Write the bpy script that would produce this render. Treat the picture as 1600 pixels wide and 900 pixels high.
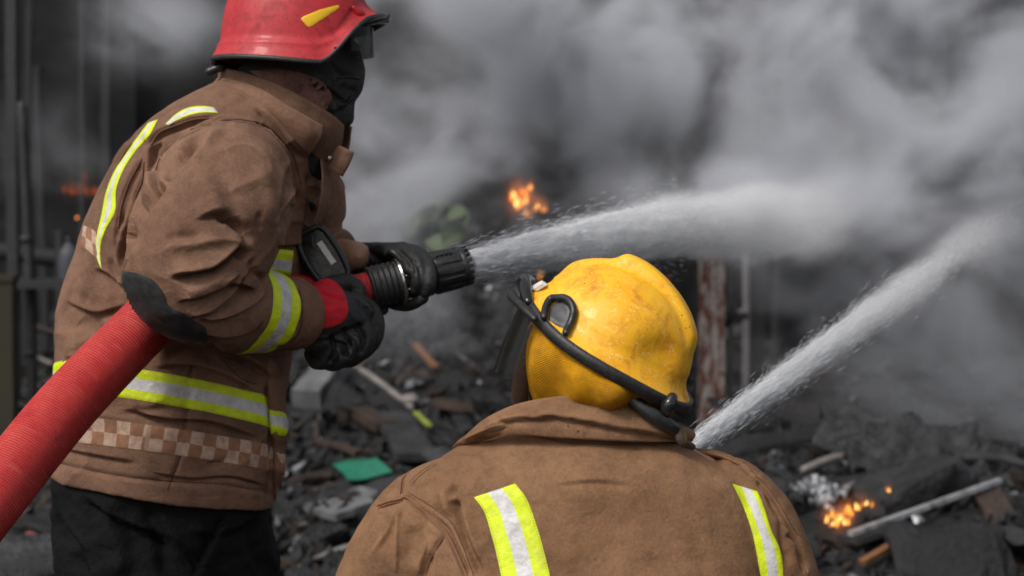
import bpy, bmesh, math, random
import numpy as np
from mathutils import Vector, Matrix, noise as mnoise
from mathutils.bvhtree import BVHTree
from mathutils.geometry import delaunay_2d_cdt

for _o in list(bpy.data.objects):
    bpy.data.objects.remove(_o)
scene = bpy.context.scene
COL = scene.collection
R = math.radians
rng = np.random.default_rng(7)
random.seed(7)

# ------------------------------------------------------------------ camera
FPX, CAMZ, PITCH = 2520.0, 1.385, R(3.0)      # focal length in px of a 1600 px wide frame
cam = bpy.data.cameras.new('camera')
cam_ob = bpy.data.objects.new('camera', cam)
COL.objects.link(cam_ob)
cam_ob.location = (0, 0, CAMZ)
cam_ob.rotation_euler = (R(90) - PITCH, 0, 0)
cam.sensor_width = 36
cam.lens = 36 * FPX / 1600
cam.clip_start, cam.clip_end = 0.05, 500
cam.dof.use_dof = True
cam.dof.focus_distance = 2.52
cam.dof.aperture_fstop = 4.0
cam.dof.aperture_blades = 9
scene.camera = cam_ob

# ------------------------------------------------------------------ sky and sun (overcast day)
SUN_DIR = Vector((-0.46, -0.50, 0.74)).normalized()      # towards the sun
world = bpy.data.worlds.new('World')
scene.world = world
world.use_nodes = True
wt = world.node_tree
bg = wt.nodes['Background']
sky = wt.nodes.new('ShaderNodeTexSky')
sky.sky_type = 'NISHITA'
sky.sun_disc = False
sky.sun_elevation = math.asin(SUN_DIR.z)
sky.sun_rotation = math.atan2(SUN_DIR.x, SUN_DIR.y)
sky.air_density, sky.dust_density, sky.ozone_density = 1.0, 4.0, 1.0
hs = wt.nodes.new('ShaderNodeHueSaturation')
hs.inputs['Saturation'].default_value = 0.28             # cloud cover greys the sky
wt.links.new(sky.outputs[0], hs.inputs['Color'])
wt.links.new(hs.outputs[0], bg.inputs['Color'])
bg.inputs['Strength'].default_value = 0.115
sun = bpy.data.lights.new('sun', 'SUN')
sun.energy = 1.5
sun.angle = R(14)
sun.color = (1.0, 0.96, 0.90)
sun_ob = bpy.data.objects.new('sun', sun)
COL.objects.link(sun_ob)
sun_ob.rotation_euler = SUN_DIR.to_track_quat('Z', 'Y').to_euler()

scene.view_settings.view_transform = 'Standard'
scene.view_settings.look = 'None'
scene.view_settings.exposure = 0.25
scene.view_settings.gamma = 1.0
scene.render.engine = 'CYCLES'
cy = scene.cycles
cy.use_denoising = True
cy.max_bounces = 8
cy.diffuse_bounces = 3
cy.glossy_bounces = 3
cy.transmission_bounces = 6
cy.transparent_max_bounces = 24
cy.volume_bounces = 2
cy.volume_step_rate = 2.6
cy.volume_max_steps = 256
cy.caustics_reflective = cy.caustics_refractive = False

# ------------------------------------------------------------------ points seen along a line of sight
_F = np.array([0, math.cos(PITCH), -math.sin(PITCH)])
_U = np.array([0, math.sin(PITCH), math.cos(PITCH)])
_R = np.array([1.0, 0, 0])
CAM = np.array([0, 0, CAMZ])


def P(px, py, d):
    """world point that lies d metres in front of the camera, measured on the photograph's grid"""
    return CAM + d * (_F + (px - 800) / FPX * _R - (py - 450) / FPX * _U)


def P3(p):
    return P(p[0], p[1], p[2])


def proj(v):
    w = v - CAM
    d = w @ _F
    return np.stack([800 + FPX * (w @ _R) / d, 450 - FPX * (w @ _U) / d], 1), d


def m_of(px, d):
    return px * d / FPX


# ------------------------------------------------------------------ curves, tubes, lofts
def catmull(pts, n):
    pts = np.asarray(pts, float)
    k = len(pts)
    if k == 2:
        t = np.linspace(0, 1, n)[:, None]
        return pts[0] * (1 - t) + pts[1] * t
    ext = np.vstack([2 * pts[0] - pts[1], pts, 2 * pts[-1] - pts[-2]])
    u = np.linspace(0, k - 1, n)
    i = np.minimum(u.astype(int), k - 2)
    t = (u - i)[:, None]
    p0, p1, p2, p3 = ext[i], ext[i + 1], ext[i + 2], ext[i + 3]
    return 0.5 * ((2 * p1) + (-p0 + p2) * t + (2 * p0 - 5 * p1 + 4 * p2 - p3) * t ** 2
                  + (-p0 + 3 * p1 - 3 * p2 + p3) * t ** 3)


def resample(pts, n):
    """linear, even by arc length"""
    pts = np.asarray(pts, float)
    s = np.r_[0, np.cumsum(np.linalg.norm(np.diff(pts, axis=0), axis=1))]
    u = np.linspace(0, s[-1], n)
    return np.stack([np.interp(u, s, pts[:, j]) for j in range(pts.shape[1])], 1)


def unit(v):
    v = np.asarray(v, float)
    return v / max(np.linalg.norm(v), 1e-12)


class Geo:
    """vertices and faces gathered into one mesh"""
    def __init__(s):
        s.v, s.f, s.m, s.uv = [], [], [], {}
        s.n = 0

    def add(s, v, f, mat=0):
        v = np.asarray(v, float)
        s.v.append(v)
        s.f += [tuple(int(i) + s.n for i in q) for q in f]
        s.m += [mat] * len(f)
        s.n += len(v)
        return s

    def grid(s, G, closed_u=False, closed_v=False, mat=0, flip=False):
        a, b = G.shape[:2]
        f = []
        for i in range(a if closed_u else a - 1):
            for j in range(b if closed_v else b - 1):
                q = (i * b + j, i * b + (j + 1) % b, ((i + 1) % a) * b + (j + 1) % b, ((i + 1) % a) * b + j)
                f.append(q[::-1] if flip else q)
        return s.add(G.reshape(-1, 3), f, mat)

    def ringtube(s, G, mat=0, cap=True):
        """G: rings x points x 3, closed round each ring, capped with fans"""
        a, b = G.shape[:2]
        base = s.n
        s.grid(G, closed_v=True, mat=mat)
        if cap:
            c0, c1 = G[0].mean(0), G[-1].mean(0)
            n0 = s.n
            s.v.append(np.array([c0, c1])); s.n += 2
            for j in range(b):
                s.f.append((base + (j + 1) % b, base + j, n0))
                s.f.append((base + (a - 1) * b + j, base + (a - 1) * b + (j + 1) % b, n0 + 1))
                s.m += [mat, mat]
        return s

    def tube(s, pts, rad, n=24, seg=14, mat=0, round_ends=True, flat=None, cap=True):
        """tapered tube through pts; flat = (direction, factor) squashes it along a direction"""
        pts = np.asarray(pts, float)
        rad = np.asarray(rad, float)
        if np.ndim(rad) == 0:
            rad = np.full(len(pts), float(rad))
        c = catmull(pts, n)
        r = catmull(np.stack([rad, rad * 0, rad * 0], 1), n)[:, 0]
        if round_ends:
            t0, t1 = unit(c[0] - c[1]), unit(c[-1] - c[-2])
            a = np.linspace(0.12, 1, 5)[:-1]
            pre = np.array([c[0] + t0 * r[0] * math.sqrt(1 - x * x) for x in a])
            post = np.array([c[-1] + t1 * r[-1] * math.sqrt(1 - x * x) for x in a[::-1]])
            c = np.vstack([pre, c, post])
            r = np.r_[a * r[0], r, a[::-1] * r[-1]]
        tang = np.gradient(c, axis=0)
        tang /= np.linalg.norm(tang, axis=1)[:, None] + 1e-12
        up = np.array([0, 0, 1.0]) if abs(tang[0][2]) < 0.85 else np.array([1.0, 0, 0])
        x = unit(np.cross(tang[0], up))
        G = np.zeros((len(c), seg, 3))
        th = np.arange(seg) / seg * 2 * math.pi
        for i in range(len(c)):
            x = unit(x - tang[i] * (x @ tang[i]))
            y = np.cross(tang[i], x)
            off = np.cos(th)[:, None] * x + np.sin(th)[:, None] * y
            if flat is not None:
                fd = unit(flat[0])
                off = off - (off @ fd)[:, None] * fd * (1 - flat[1])
            G[i] = c[i] + r[i] * off
        return s.ringtube(G, mat, cap)

    def box(s, c, ax, ay, az, mat=0, bev=0.0):
        """box of half axes ax, ay, az (vectors); bev chamfers the four long edges"""
        c, ax, ay, az = (np.asarray(q, float) for q in (c, ax, ay, az))
        k = bev
        prof = [(-1 + k, -1), (1 - k, -1), (1, -1 + k), (1, 1 - k), (1 - k, 1), (-1 + k, 1), (-1, 1 - k), (-1, -1 + k)] if k else \
               [(-1, -1), (1, -1), (1, 1), (-1, 1)]
        G = np.array([[c + ax * p + ay * q + az * z for p, q in prof] for z in (-1, 1)])
        n = len(prof)
        f = [(j, (j + 1) % n, n + (j + 1) % n, n + j) for j in range(n)] + [tuple(range(n))[::-1], tuple(range(n, 2 * n))]
        return s.add(G.reshape(-1, 3), f, mat)

    def ell(s, c, ax, ay, az, nu=20, nv=12, mat=0):
        """ellipsoid of half axes"""
        c, ax, ay, az = (np.asarray(q, float) for q in (c, ax, ay, az))
        ph = np.linspace(0.04, math.pi - 0.04, nv)
        th = np.arange(nu) / nu * 2 * math.pi
        G = np.array([[c + ax * math.sin(p) * math.cos(t) + ay * math.sin(p) * math.sin(t) + az * math.cos(p) for t in th] for p in ph])
        return s.ringtube(G, mat)

    def arrays(s):
        return np.vstack(s.v), s.f


def new_mesh(name, v, f, mats, fm=None, smooth=True):
    me = bpy.data.meshes.new(name)
    me.from_pydata(np.asarray(v).tolist(), [], f)
    for m in (mats if isinstance(mats, (list, tuple)) else [mats]):
        me.materials.append(m)
    if fm is not None and len(me.polygons):
        me.polygons.foreach_set('material_index', np.asarray(fm, np.int32))
    if smooth and len(me.polygons):
        me.polygons.foreach_set('use_smooth', np.ones(len(me.polygons), bool))
    me.update()
    return me


def fix_normals(me):
    bm = bmesh.new(); bm.from_mesh(me)
    bmesh.ops.recalc_face_normals(bm, faces=bm.faces)
    bm.to_mesh(me); bm.free(); me.update()


def put(name, me, parent=None, label=None, cat=None, group=None, kind=None, loc=None):
    o = bpy.data.objects.new(name, me)
    COL.objects.link(o)
    if loc is not None:
        o.location = loc
    if parent is not None:
        o.parent = parent
    if label: o['label'] = label
    if cat: o['category'] = cat
    if group: o['group'] = group
    if kind: o['kind'] = kind
    return o


def build(name, g, mats, parent=None, smooth=True, normals=True, sharp=None, **kw):
    v, f = g.arrays()
    me = new_mesh(name, v, f, mats, g.m, smooth)
    if normals: fix_normals(me)
    if sharp is not None:
        me.set_sharp_from_angle(angle=R(sharp))
    return put(name, me, parent, **kw)


def set_uv(me, uv):
    l = me.uv_layers.new(name='UVMap')
    idx = np.zeros(len(me.loops), np.int32)
    me.loops.foreach_get('vertex_index', idx)
    l.data.foreach_set('uv', np.asarray(uv, np.float32)[idx].ravel())


def remesh(v, f, voxel, smooth=2):
    """fuses overlapping closed shapes into one skin; gives back arrays"""
    me = new_mesh('tmp', v, f, [])
    o = bpy.data.objects.new('tmp', me)
    COL.objects.link(o)
    m = o.modifiers.new('r', 'REMESH')
    m.mode = 'VOXEL'; m.voxel_size = voxel; m.adaptivity = 0
    dg = bpy.context.evaluated_depsgraph_get()
    dg.update()
    em = o.evaluated_get(dg).to_mesh()
    V = np.zeros(len(em.vertices) * 3); em.vertices.foreach_get('co', V); V = V.reshape(-1, 3)
    n = len(em.polygons)
    F = np.zeros(len(em.loops), np.int32); em.loops.foreach_get('vertex_index', F)
    F = F.reshape(n, -1)
    o.evaluated_get(dg).to_mesh_clear()
    bpy.data.objects.remove(o); bpy.data.meshes.remove(me)
    V = laplace(V, F, smooth)
    return V, F


def laplace(V, F, it, lam=0.6, w=None):
    E = np.vstack([F[:, [0, 1]], F[:, [1, 2]], F[:, [2, 3]], F[:, [3, 0]]])
    E = np.vstack([E, E[:, ::-1]])
    cnt = np.bincount(E[:, 0], minlength=len(V)).astype(float)
    for _ in range(it):
        S = np.stack([np.bincount(E[:, 0], V[E[:, 1], j], minlength=len(V)) for j in range(3)], 1)
        D = (S / cnt[:, None] - V) * lam
        V = V + (D if w is None else D * w[:, None])
    return V


def vnormals(V, F):
    fn = np.cross(V[F[:, 2]] - V[F[:, 0]], V[F[:, 3]] - V[F[:, 1]])
    N = np.zeros_like(V)
    for k in range(4):
        for j in range(3):
            N[:, j] += np.bincount(F[:, k], fn[:, j], minlength=len(V))
    return N / (np.linalg.norm(N, axis=1)[:, None] + 1e-12)


def bvh_of(V, F):
    return BVHTree.FromPolygons(np.asarray(V).tolist(), [tuple(int(i) for i in q) for q in F])


def seen_mask(V, F, N, bvh):
    """vertices on the side turned to the camera and not behind another fold of the same garment"""
    m = ((V - CAM) * N).sum(1) < 0
    o = Vector(CAM)
    for i in np.nonzero(m)[0]:
        w = Vector(V[i]) - o
        L = w.length
        h = bvh.ray_cast(o, w / L)
        if h[0] is not None and h[3] < L - 0.012:
            m[i] = False
    return m


def smooth01(x):
    x = np.clip(x, 0, 1)
    return x * x * (3 - 2 * x)


FOLD = 1.6


def carve(V, N, mask, strokes):
    """folds and seams pressed into cloth. stroke: (kind, [points], amount in mm, width in px[, taper])
    g groove, r ridge, s step (cloth lies higher on the side to the left of travel)"""
    uv, dep = proj(V)
    D = np.zeros(len(V))
    for st in strokes:
        kind, pts, amp, w = st[:4]
        amp *= FOLD; w = max(w, 3.4)
        tap = st[4] if len(st) > 4 else 0.25
        pl = catmull(np.asarray(pts, float), max(12, 8 * len(pts)))
        lo, hi = pl.min(0) - 4 * w - 4, pl.max(0) + 4 * w + 4
        ids = np.nonzero(mask & (uv > lo).all(1) & (uv < hi).all(1))[0]
        if not len(ids):
            continue
        q = uv[ids]
        seg = np.diff(pl, axis=0); L2 = (seg ** 2).sum(1) + 1e-9
        rel = q[:, None, :] - pl[None, :-1]
        t = np.clip((rel * seg).sum(2) / L2, 0, 1)
        dv = rel - t[:, :, None] * seg
        dd = (dv ** 2).sum(2)
        k = dd.argmin(1); ar = np.arange(len(ids))
        d = np.sqrt(dd[ar, k])
        sg = seg[k] / np.sqrt(L2[k])[:, None]
        side = rel[ar, k, 0] * sg[:, 1] - rel[ar, k, 1] * sg[:, 0]
        s = (k + t[ar, k]) / (len(pl) - 1)
        e = smooth01(s / tap) * smooth01((1 - s) / tap) if tap > 0 else np.where((s > 0) & (s < 1), 1, np.exp(-(d / w) ** 2))
        if kind == 'g': h = -np.exp(-(d / w) ** 2)
        elif kind == 'r': h = np.exp(-(d / w) ** 2)
        else:
            sd = np.sign(side) * d
            h = np.tanh(sd / 2.2) * np.exp(-np.abs(sd) / w) - 0.5 * np.exp(-((sd + 2) / 3.0) ** 2)
        D[ids] += h * e * amp * 0.001
    return V + N * D[:, None]


def cloth_noise(V, N, amp, scale, seed=0.0, stretch=(1, 1, 1)):
    st = np.asarray(stretch, float)
    h = np.array([mnoise.noise(Vector(p * st * scale) + Vector((seed, seed, seed))) +
                  0.5 * mnoise.noise(Vector(p * st * scale * 2.3) + Vector((seed, 3, seed))) for p in V])
    return V + N * (h * amp)[:, None]


def crumple(V, N, amp, scale, seed=0.0, stretch=(1, 1, 1)):
    """sharp little creases such as stiff cloth takes"""
    st = np.asarray(stretch, float) * scale
    h = np.empty(len(V))
    for i, p in enumerate(V):
        q = Vector(p * st) + Vector((seed, seed * 2, 1))
        w = mnoise.noise(q * .37)
        h[i] = ((1 - min(1, abs(mnoise.noise(q)) * 2.2)) ** 3) * max(0.0, .35 + w)
    return V + N * (h * amp)[:, None]


def cast(bvh, px, py):
    d = Vector(unit(P(px, py, 1.0) - CAM))
    h = bvh.ray_cast(Vector(CAM), d)
    if h[0] is not None and h[1].dot(d) > 0:
        return (h[0], -h[1], h[2], h[3])
    return h


def lay_strip(bvh, ea, eb, n, m, lift):
    """a strip laid on cloth between two edges; returns grid and uv (metres along, 0..1 across)"""
    A = resample(catmull(ea, 60), n); B = resample(catmull(eb, 60), n)
    G = np.full((n, m, 3), np.nan)
    for i in range(n):
        for j in range(m):
            q = A[i] + (B[i] - A[i]) * j / (m - 1)
            h = cast(bvh, q[0], q[1])
            if h[0] is not None:
                edge = 0.35 if j in (0, m - 1) or i in (0, n - 1) else 1.0
                G[i, j] = np.array(h[0]) + np.array(h[1]) * lift * edge
    # fill the misses from neighbours
    for _ in range(200):
        bad = np.isnan(G[..., 0])
        if not bad.any(): break
        for i, j in zip(*np.nonzero(bad)):
            nb = [G[a, b] for a, b in ((i - 1, j), (i + 1, j), (i, j - 1), (i, j + 1)) if 0 <= a < n and 0 <= b < m and not np.isnan(G[a, b, 0])]
            if nb: G[i, j] = np.mean(nb, 0)
    return G


def grid_uv(G, wrap=False):
    n, m = G.shape[:2]
    mid = G[:, m // 2]
    s = np.r_[0, np.cumsum(np.linalg.norm(np.diff(mid, axis=0), axis=1))]
    return np.stack([np.repeat(s, m), np.tile(np.linspace(0, 1, m), n)], 1)


def tape_object(name, G, mats, parent, cuts=(0.31, 0.69), closed=False, **kw):
    """three stripes across: coloured, silver, coloured"""
    n, m = G.shape[:2]
    g = Geo().grid(G, closed_u=closed)
    fm = []
    for k in range(len(g.f)):
        v = ((k % (m - 1)) + 0.5) / (m - 1)
        fm.append(0 if (v < cuts[0] or v > cuts[1]) else 1)
    g.m = fm
    v, f = g.arrays()
    me = new_mesh(name, v, f, mats, fm)
    set_uv(me, grid_uv(G))
    return put(name, me, parent, **kw)


def belt(bvh, c, n, x0, offs, k=120, lift=0.002, maxd=10.0):
    """ring of points where a garment meets planes square to n, at heights offs; x0: where the angle starts"""
    c, n = np.asarray(c, float), unit(n)
    x = unit(np.asarray(x0, float) - n * (np.asarray(x0, float) @ n)); y = np.cross(n, x)
    G = np.full((k, len(offs), 3), np.nan)
    for i in range(k):
        a = 2 * math.pi * i / k
        d = x * math.cos(a) + y * math.sin(a)
        for j, o in enumerate(offs):
            h = bvh.ray_cast(Vector(c + n * o), Vector(d), maxd)
            if h[0] is not None:
                G[i, j] = np.array(h[0]) + d * (lift if 0 < j < len(offs) - 1 else lift * 0.4)
    for _ in range(50):
        bad = np.isnan(G[..., 0])
        if not bad.any(): break
        for i, j in zip(*np.nonzero(bad)):
            nb = [G[a % k, b] for a, b in ((i - 1, j), (i + 1, j), (i, j - 1), (i, j + 1)) if 0 <= b < len(offs) and not np.isnan(G[a % k, b, 0])]
            if nb: G[i, j] = np.mean(nb, 0)
    return G


def lay_seam(name, bvh, pts, r, mat, parent, lift=0.0, n=None):
    """a raised cord of thread or folded cloth along a line on a garment"""
    c = catmull(np.array(pts, float), n or 10 * len(pts))
    q = []
    for x, y in c:
        h = cast(bvh, x, y)
        if h[0] is not None: q.append(np.array(h[0]) + np.array(h[1]) * lift)
    if len(q) < 4: return None
    q = np.array(q)
    jump = np.linalg.norm(np.diff(q, axis=0), axis=1)
    cut = np.nonzero(jump > 0.06)[0]
    if len(cut): q = q[:cut[0] + 1]
    if len(q) < 4: return None
    for _ in range(2): q[1:-1] = (q[:-2] + 2 * q[1:-1] + q[2:]) / 4
    return build(name, Geo().tube(q, [r] * len(q), len(q) * 2, 8), mat, parent)


def lay_patch(bvh, poly, step, lift, edge=0.3, curved=True):
    """a cloth patch of any outline laid on a surface"""
    pl = catmull(np.vstack([poly, poly[:1]]), 10 * len(poly))[:-1] if curved else np.asarray(poly, float)
    s = resample(np.vstack([pl, pl[:1]]), max(12, int(np.linalg.norm(np.diff(np.vstack([pl, pl[:1]]), axis=0), axis=1).sum() / step)))[:-1]
    lo, hi = s.min(0), s.max(0)
    gx, gy = np.meshgrid(np.arange(lo[0], hi[0], step), np.arange(lo[1], hi[1], step))
    q = np.stack([gx.ravel(), gy.ravel()], 1)
    ins = np.zeros(len(q), bool)
    j = len(s) - 1
    dmin = np.full(len(q), 1e9)
    for i in range(len(s)):
        a, b = s[i], s[j]
        c = ((a[1] > q[:, 1]) != (b[1] > q[:, 1])) & (q[:, 0] < (b[0] - a[0]) * (q[:, 1] - a[1]) / (b[1] - a[1] + 1e-12) + a[0])
        ins ^= c
        dmin = np.minimum(dmin, np.linalg.norm(q - a, axis=1))
        j = i
    q = q[ins & (dmin > step * 0.6)]
    pts = [Vector(p) for p in np.vstack([s, q])]
    ed = [(i, (i + 1) % len(s)) for i in range(len(s))]
    r = delaunay_2d_cdt(pts, ed, [], 1, 1e-5)
    V, ok = [], []
    for k, p in enumerate(r[0]):
        h = cast(bvh, p[0], p[1])
        b = k < len(s)
        if h[0] is None: V.append((0, 0, 0)); ok.append(False)
        else: V.append(np.array(h[0]) + np.array(h[1]) * lift * (edge if b else 1)); ok.append(True)
    F = [tuple(f) for f in r[2] if all(ok[i] for i in f)]
    F = [f for f in F if max(np.linalg.norm(np.subtract(V[f[i]], V[f[i - 1]])) for i in range(len(f))) < 0.030]
    par = list(range(len(V)))
    def root(a):
        while par[a] != a: a = par[a]
        return a
    for f in F:
        for i in f[1:]: par[root(i)] = root(f[0])
    tally = {}
    for f in F: tally[root(f[0])] = tally.get(root(f[0]), 0) + 1
    if tally:
        best = max(tally, key=tally.get)
        F = [f for f in F if root(f[0]) == best]
    used = sorted({i for f in F for i in f}); mp = {o: i for i, o in enumerate(used)}
    V = [V[i] for i in used]; F = [tuple(mp[i] for i in f) for f in F]
    # face the camera
    out = []
    for f in F:
        a, b, c = (np.asarray(V[i]) for i in f[:3])
        out.append(f if np.cross(b - a, c - a) @ (a - CAM) < 0 else f[::-1])
    return np.asarray(V), out


# ------------------------------------------------------------------ materials
class NT:
    def __init__(s, name):
        s.mat = bpy.data.materials.new(name)
        s.mat.use_nodes = True
        s.t = s.mat.node_tree
        s.b = s.t.nodes['Principled BSDF']
        s.out = s.t.nodes['Material Output']

    def n(s, typ, **kw):
        nd = s.t.nodes.new(typ)
        for k, v in kw.items():
            if k.startswith('i_'):
                key = k[2:]
                key = int(key) if key.isdigit() else key.replace('_', ' ')
                if hasattr(v, 'is_output') or isinstance(v, bpy.types.NodeSocket): s.t.links.new(v, nd.inputs[key])
                else: nd.inputs[key].default_value = v
            else:
                setattr(nd, k, v)
        return nd

    def link(s, a, b): s.t.links.new(a, b)

    def coord(s, which='Object'): return s.n('ShaderNodeTexCoord').outputs[which]

    def noise(s, scale, detail=4, rough=0.55, vec=None, dist=0.0):
        return s.n('ShaderNodeTexNoise', i_Vector=vec if vec is not None else s.coord(), i_Scale=scale, i_Detail=detail, i_Roughness=rough, i_Distortion=dist).outputs[0]

    def ramp(s, fac, stops):
        r = s.n('ShaderNodeValToRGB', i_Fac=fac)
        e = r.color_ramp.elements
        while len(e) < len(stops): e.new(0.5)
        for k, (p, c) in enumerate(stops):
            e[k].position = p
            e[k].color = (c, c, c, 1) if np.isscalar(c) else (*c, 1)
        return r.outputs[0]

    def mix(s, fac, a, b, mode='MIX'):
        m = s.n('ShaderNodeMix', data_type='RGBA', blend_type=mode)
        for k, v in ((0, fac), (6, a), (7, b)):
            if isinstance(v, bpy.types.NodeSocket): s.link(v, m.inputs[k])
            elif k == 0: m.inputs[0].default_value = v
            else: m.inputs[k].default_value = (*v, 1) if len(v) == 3 else v
        return m.outputs[2]

    def math(s, op, a, b=0.0, c=None, clamp=False):
        m = s.n('ShaderNodeMath', operation=op, use_clamp=clamp)
        for k, v in enumerate((a, b) if c is None else (a, b, c)):
            if isinstance(v, bpy.types.NodeSocket): s.link(v, m.inputs[k])
            else: m.inputs[k].default_value = v
        return m.outputs[0]

    def bump(s, h, strength=0.3, dist=0.01, normal=None):
        b = s.n('ShaderNodeBump', i_Height=h, i_Strength=strength, i_Distance=dist)
        if normal is not None: s.link(normal, b.inputs['Normal'])
        return b.outputs[0]

    def set(s, **kw):
        for k, v in kw.items():
            k = {'col': 'Base Color', 'rough': 'Roughness', 'metal': 'Metallic', 'nrm': 'Normal', 'spec': 'Specular IOR Level',
                 'coat': 'Coat Weight', 'coatr': 'Coat Roughness', 'sheen': 'Sheen Weight', 'trans': 'Transmission Weight', 'alpha': 'Alpha',
                 'ior': 'IOR', 'em': 'Emission Color', 'es': 'Emission Strength'}[k]
            if isinstance(v, bpy.types.NodeSocket): s.link(v, s.b.inputs[k])
            else: s.b.inputs[k].default_value = (*v, 1) if isinstance(v, tuple) and len(v) == 3 else v
        return s.mat


def srgb(r, g, b):
    f = lambda c: (c / 255 / 12.92) if c / 255 <= 0.04045 else ((c / 255 + 0.055) / 1.055) ** 2.4
    return (f(r), f(g), f(b))


def mat_cloth(name, base, light, soot, seed=0.0):
    t = NT(name)
    c = t.n('ShaderNodeMapping', i_Vector=t.coord(), i_Location=(seed, seed * 2, seed)).outputs[0]
    big = t.noise(7, 4, 0.6, c)
    mid = t.noise(38, 6, 0.65, c)
    fine = t.noise(280, 4, 0.7, c)
    col = t.mix(t.ramp(big, [(0.35, 0.0), (0.68, 1.0)]), base, light)
    col = t.mix(t.math('MULTIPLY', t.ramp(mid, [(0.48, 0.0), (0.74, 1.0)]), 0.40), col, soot)
    st = t.noise(7, 6, 0.7, t.n('ShaderNodeMapping', i_Vector=c, i_Location=(4, 9, 2)).outputs[0])
    col = t.mix(t.math('MULTIPLY', t.ramp(st, [(0.50, 0.0), (0.74, 1.0)]), 0.65), col, soot)
    spk = t.n('ShaderNodeTexVoronoi', i_Vector=c, i_Scale=34.0).outputs['Distance']
    sel = t.noise(9, 2, 0.5, c)
    sp = t.math('MULTIPLY', t.math('LESS_THAN', spk, 0.065), t.math('GREATER_THAN', sel, 0.62))
    col = t.mix(t.math('MULTIPLY', sp, 0.75), col, (0.03, 0.02, 0.016))
    ge = t.n('ShaderNodeNewGeometry').outputs['Pointiness']
    wear = t.ramp(ge, [(0.515, 0.0), (0.58, 1.0)])
    col = t.mix(t.math('MULTIPLY', wear, 0.30), col, tuple(min(1, x * 1.5) for x in light))
    col = t.mix(0.42, col, t.ramp(fine, [(0.30, 0.30), (0.70, 0.74)]), 'OVERLAY')
    dust = t.noise(120, 6, 0.8, t.n('ShaderNodeMapping', i_Vector=c, i_Location=(8, 3, 6)).outputs[0])
    col = t.mix(t.math('MULTIPLY', t.ramp(dust, [(0.58, 0.0), (0.72, 1.0)]), 0.35), col, tuple(min(1, x * 1.7) for x in light))
    wv = t.n('ShaderNodeTexWave', i_Vector=c, i_Scale=260.0, i_Distortion=3.0, i_Detail=2.0, wave_type='BANDS', bands_direction='DIAGONAL').outputs[0]
    wr = t.noise(24, 5, 0.6, t.n('ShaderNodeMapping', i_Vector=c, i_Scale=(1, 1, 1.4)).outputs[0], 0.8)
    nb = t.bump(wr, 0.28, 0.012)
    nb = t.bump(t.noise(75, 6, 0.7, c, 1.2), 0.35, 0.005, nb)
    nb = t.bump(t.math('ADD', t.math('MULTIPLY', wv, 0.4), fine), 0.55, 0.0020, nb)
    return t.set(col=col, rough=0.82, nrm=nb, spec=0.25)


def mat_plain(name, col, rough=0.6, var=0.25, bump=0.15, bscale=120, metal=0.0, coat=0.0, spec=0.5, dirt=None, scale=14, bd=0.004):
    t = NT(name)
    nz = t.noise(scale, 5, 0.6)
    lo = tuple(x * (1 - var) for x in col); hi = tuple(min(1, x * (1 + var)) for x in col)
    c = t.mix(t.ramp(nz, [(0.3, 0.0), (0.7, 1.0)]), lo, hi)
    if dirt is not None:
        dn = t.noise(scale * 2.7, 6, 0.72, t.n('ShaderNodeMapping', i_Vector=t.coord(), i_Location=(3, 1, 8)).outputs[0])
        c = t.mix(t.math('MULTIPLY', t.ramp(dn, [(0.50, 0.0), (0.70, 1.0)]), dirt[1]), c, dirt[0])
    b = t.noise(bscale, 4, 0.6)
    rg = t.ramp(nz, [(0.2, max(0.02, rough - 0.1)), (0.8, min(1, rough + 0.1))])
    return t.set(col=c, rough=rg, nrm=t.bump(b, bump, bd), metal=metal, coat=coat, spec=spec)

M = {}
M['cloth_a'] = mat_cloth('brown_turnout_cloth', srgb(119, 88, 70), srgb(141, 107, 87), srgb(64, 48, 39))
M['cloth_b'] = mat_cloth('brown_turnout_cloth_worn', srgb(123, 90, 64), srgb(145, 109, 80), srgb(68, 50, 38), 5.0)
M['seam_a'] = mat_plain('brown_seam_cloth', srgb(108, 77, 60), .9, .2, .3, 300)
M['seam_b'] = mat_plain('brown_seam_cloth_worn', srgb(120, 84, 60), .9, .2, .3, 300)
M['thread'] = mat_plain('dark_thread', srgb(60, 42, 34), .9, .3, .4, 600)
M['lining'] = mat_plain('dark_lining', (0.022, 0.02, 0.02), 0.9, bump=0.3, bscale=200)


def mat_tape(name, col, grime, rough=0.55):
    t = NT(name)
    uv = t.n('ShaderNodeUVMap').outputs[0]
    sx = t.n('ShaderNodeSeparateXYZ', i_0=uv)
    dash = t.math('GREATER_THAN', t.math('FRACT', t.math('MULTIPLY', sx.outputs[0], 260.0)), 0.45)
    v = sx.outputs[1]
    line = None
    for p in (0.035, 0.965):
        q = t.math('LESS_THAN', t.math('ABSOLUTE', t.math('SUBTRACT', v, p)), 0.014)
        line = q if line is None else t.math('ADD', line, q)
    st = t.math('MULTIPLY', line, dash)
    nz = t.noise(34, 7, 0.75)
    c = t.mix(t.math('MULTIPLY', t.ramp(nz, [(0.44, 0.0), (0.70, 1.0)]), 0.85), col, grime)
    c = t.mix(t.math('MULTIPLY', st, 0.55), c, tuple(x * 0.35 for x in col))
    b = t.bump(t.noise(55, 5, 0.6), 0.45, 0.008)
    b = t.bump(t.n('ShaderNodeTexWave', i_Vector=t.coord(), i_Scale=300.0, i_Distortion=1.0).outputs[0], 0.15, 0.001, b)
    return t.set(col=c, rough=rough, nrm=b)


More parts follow.
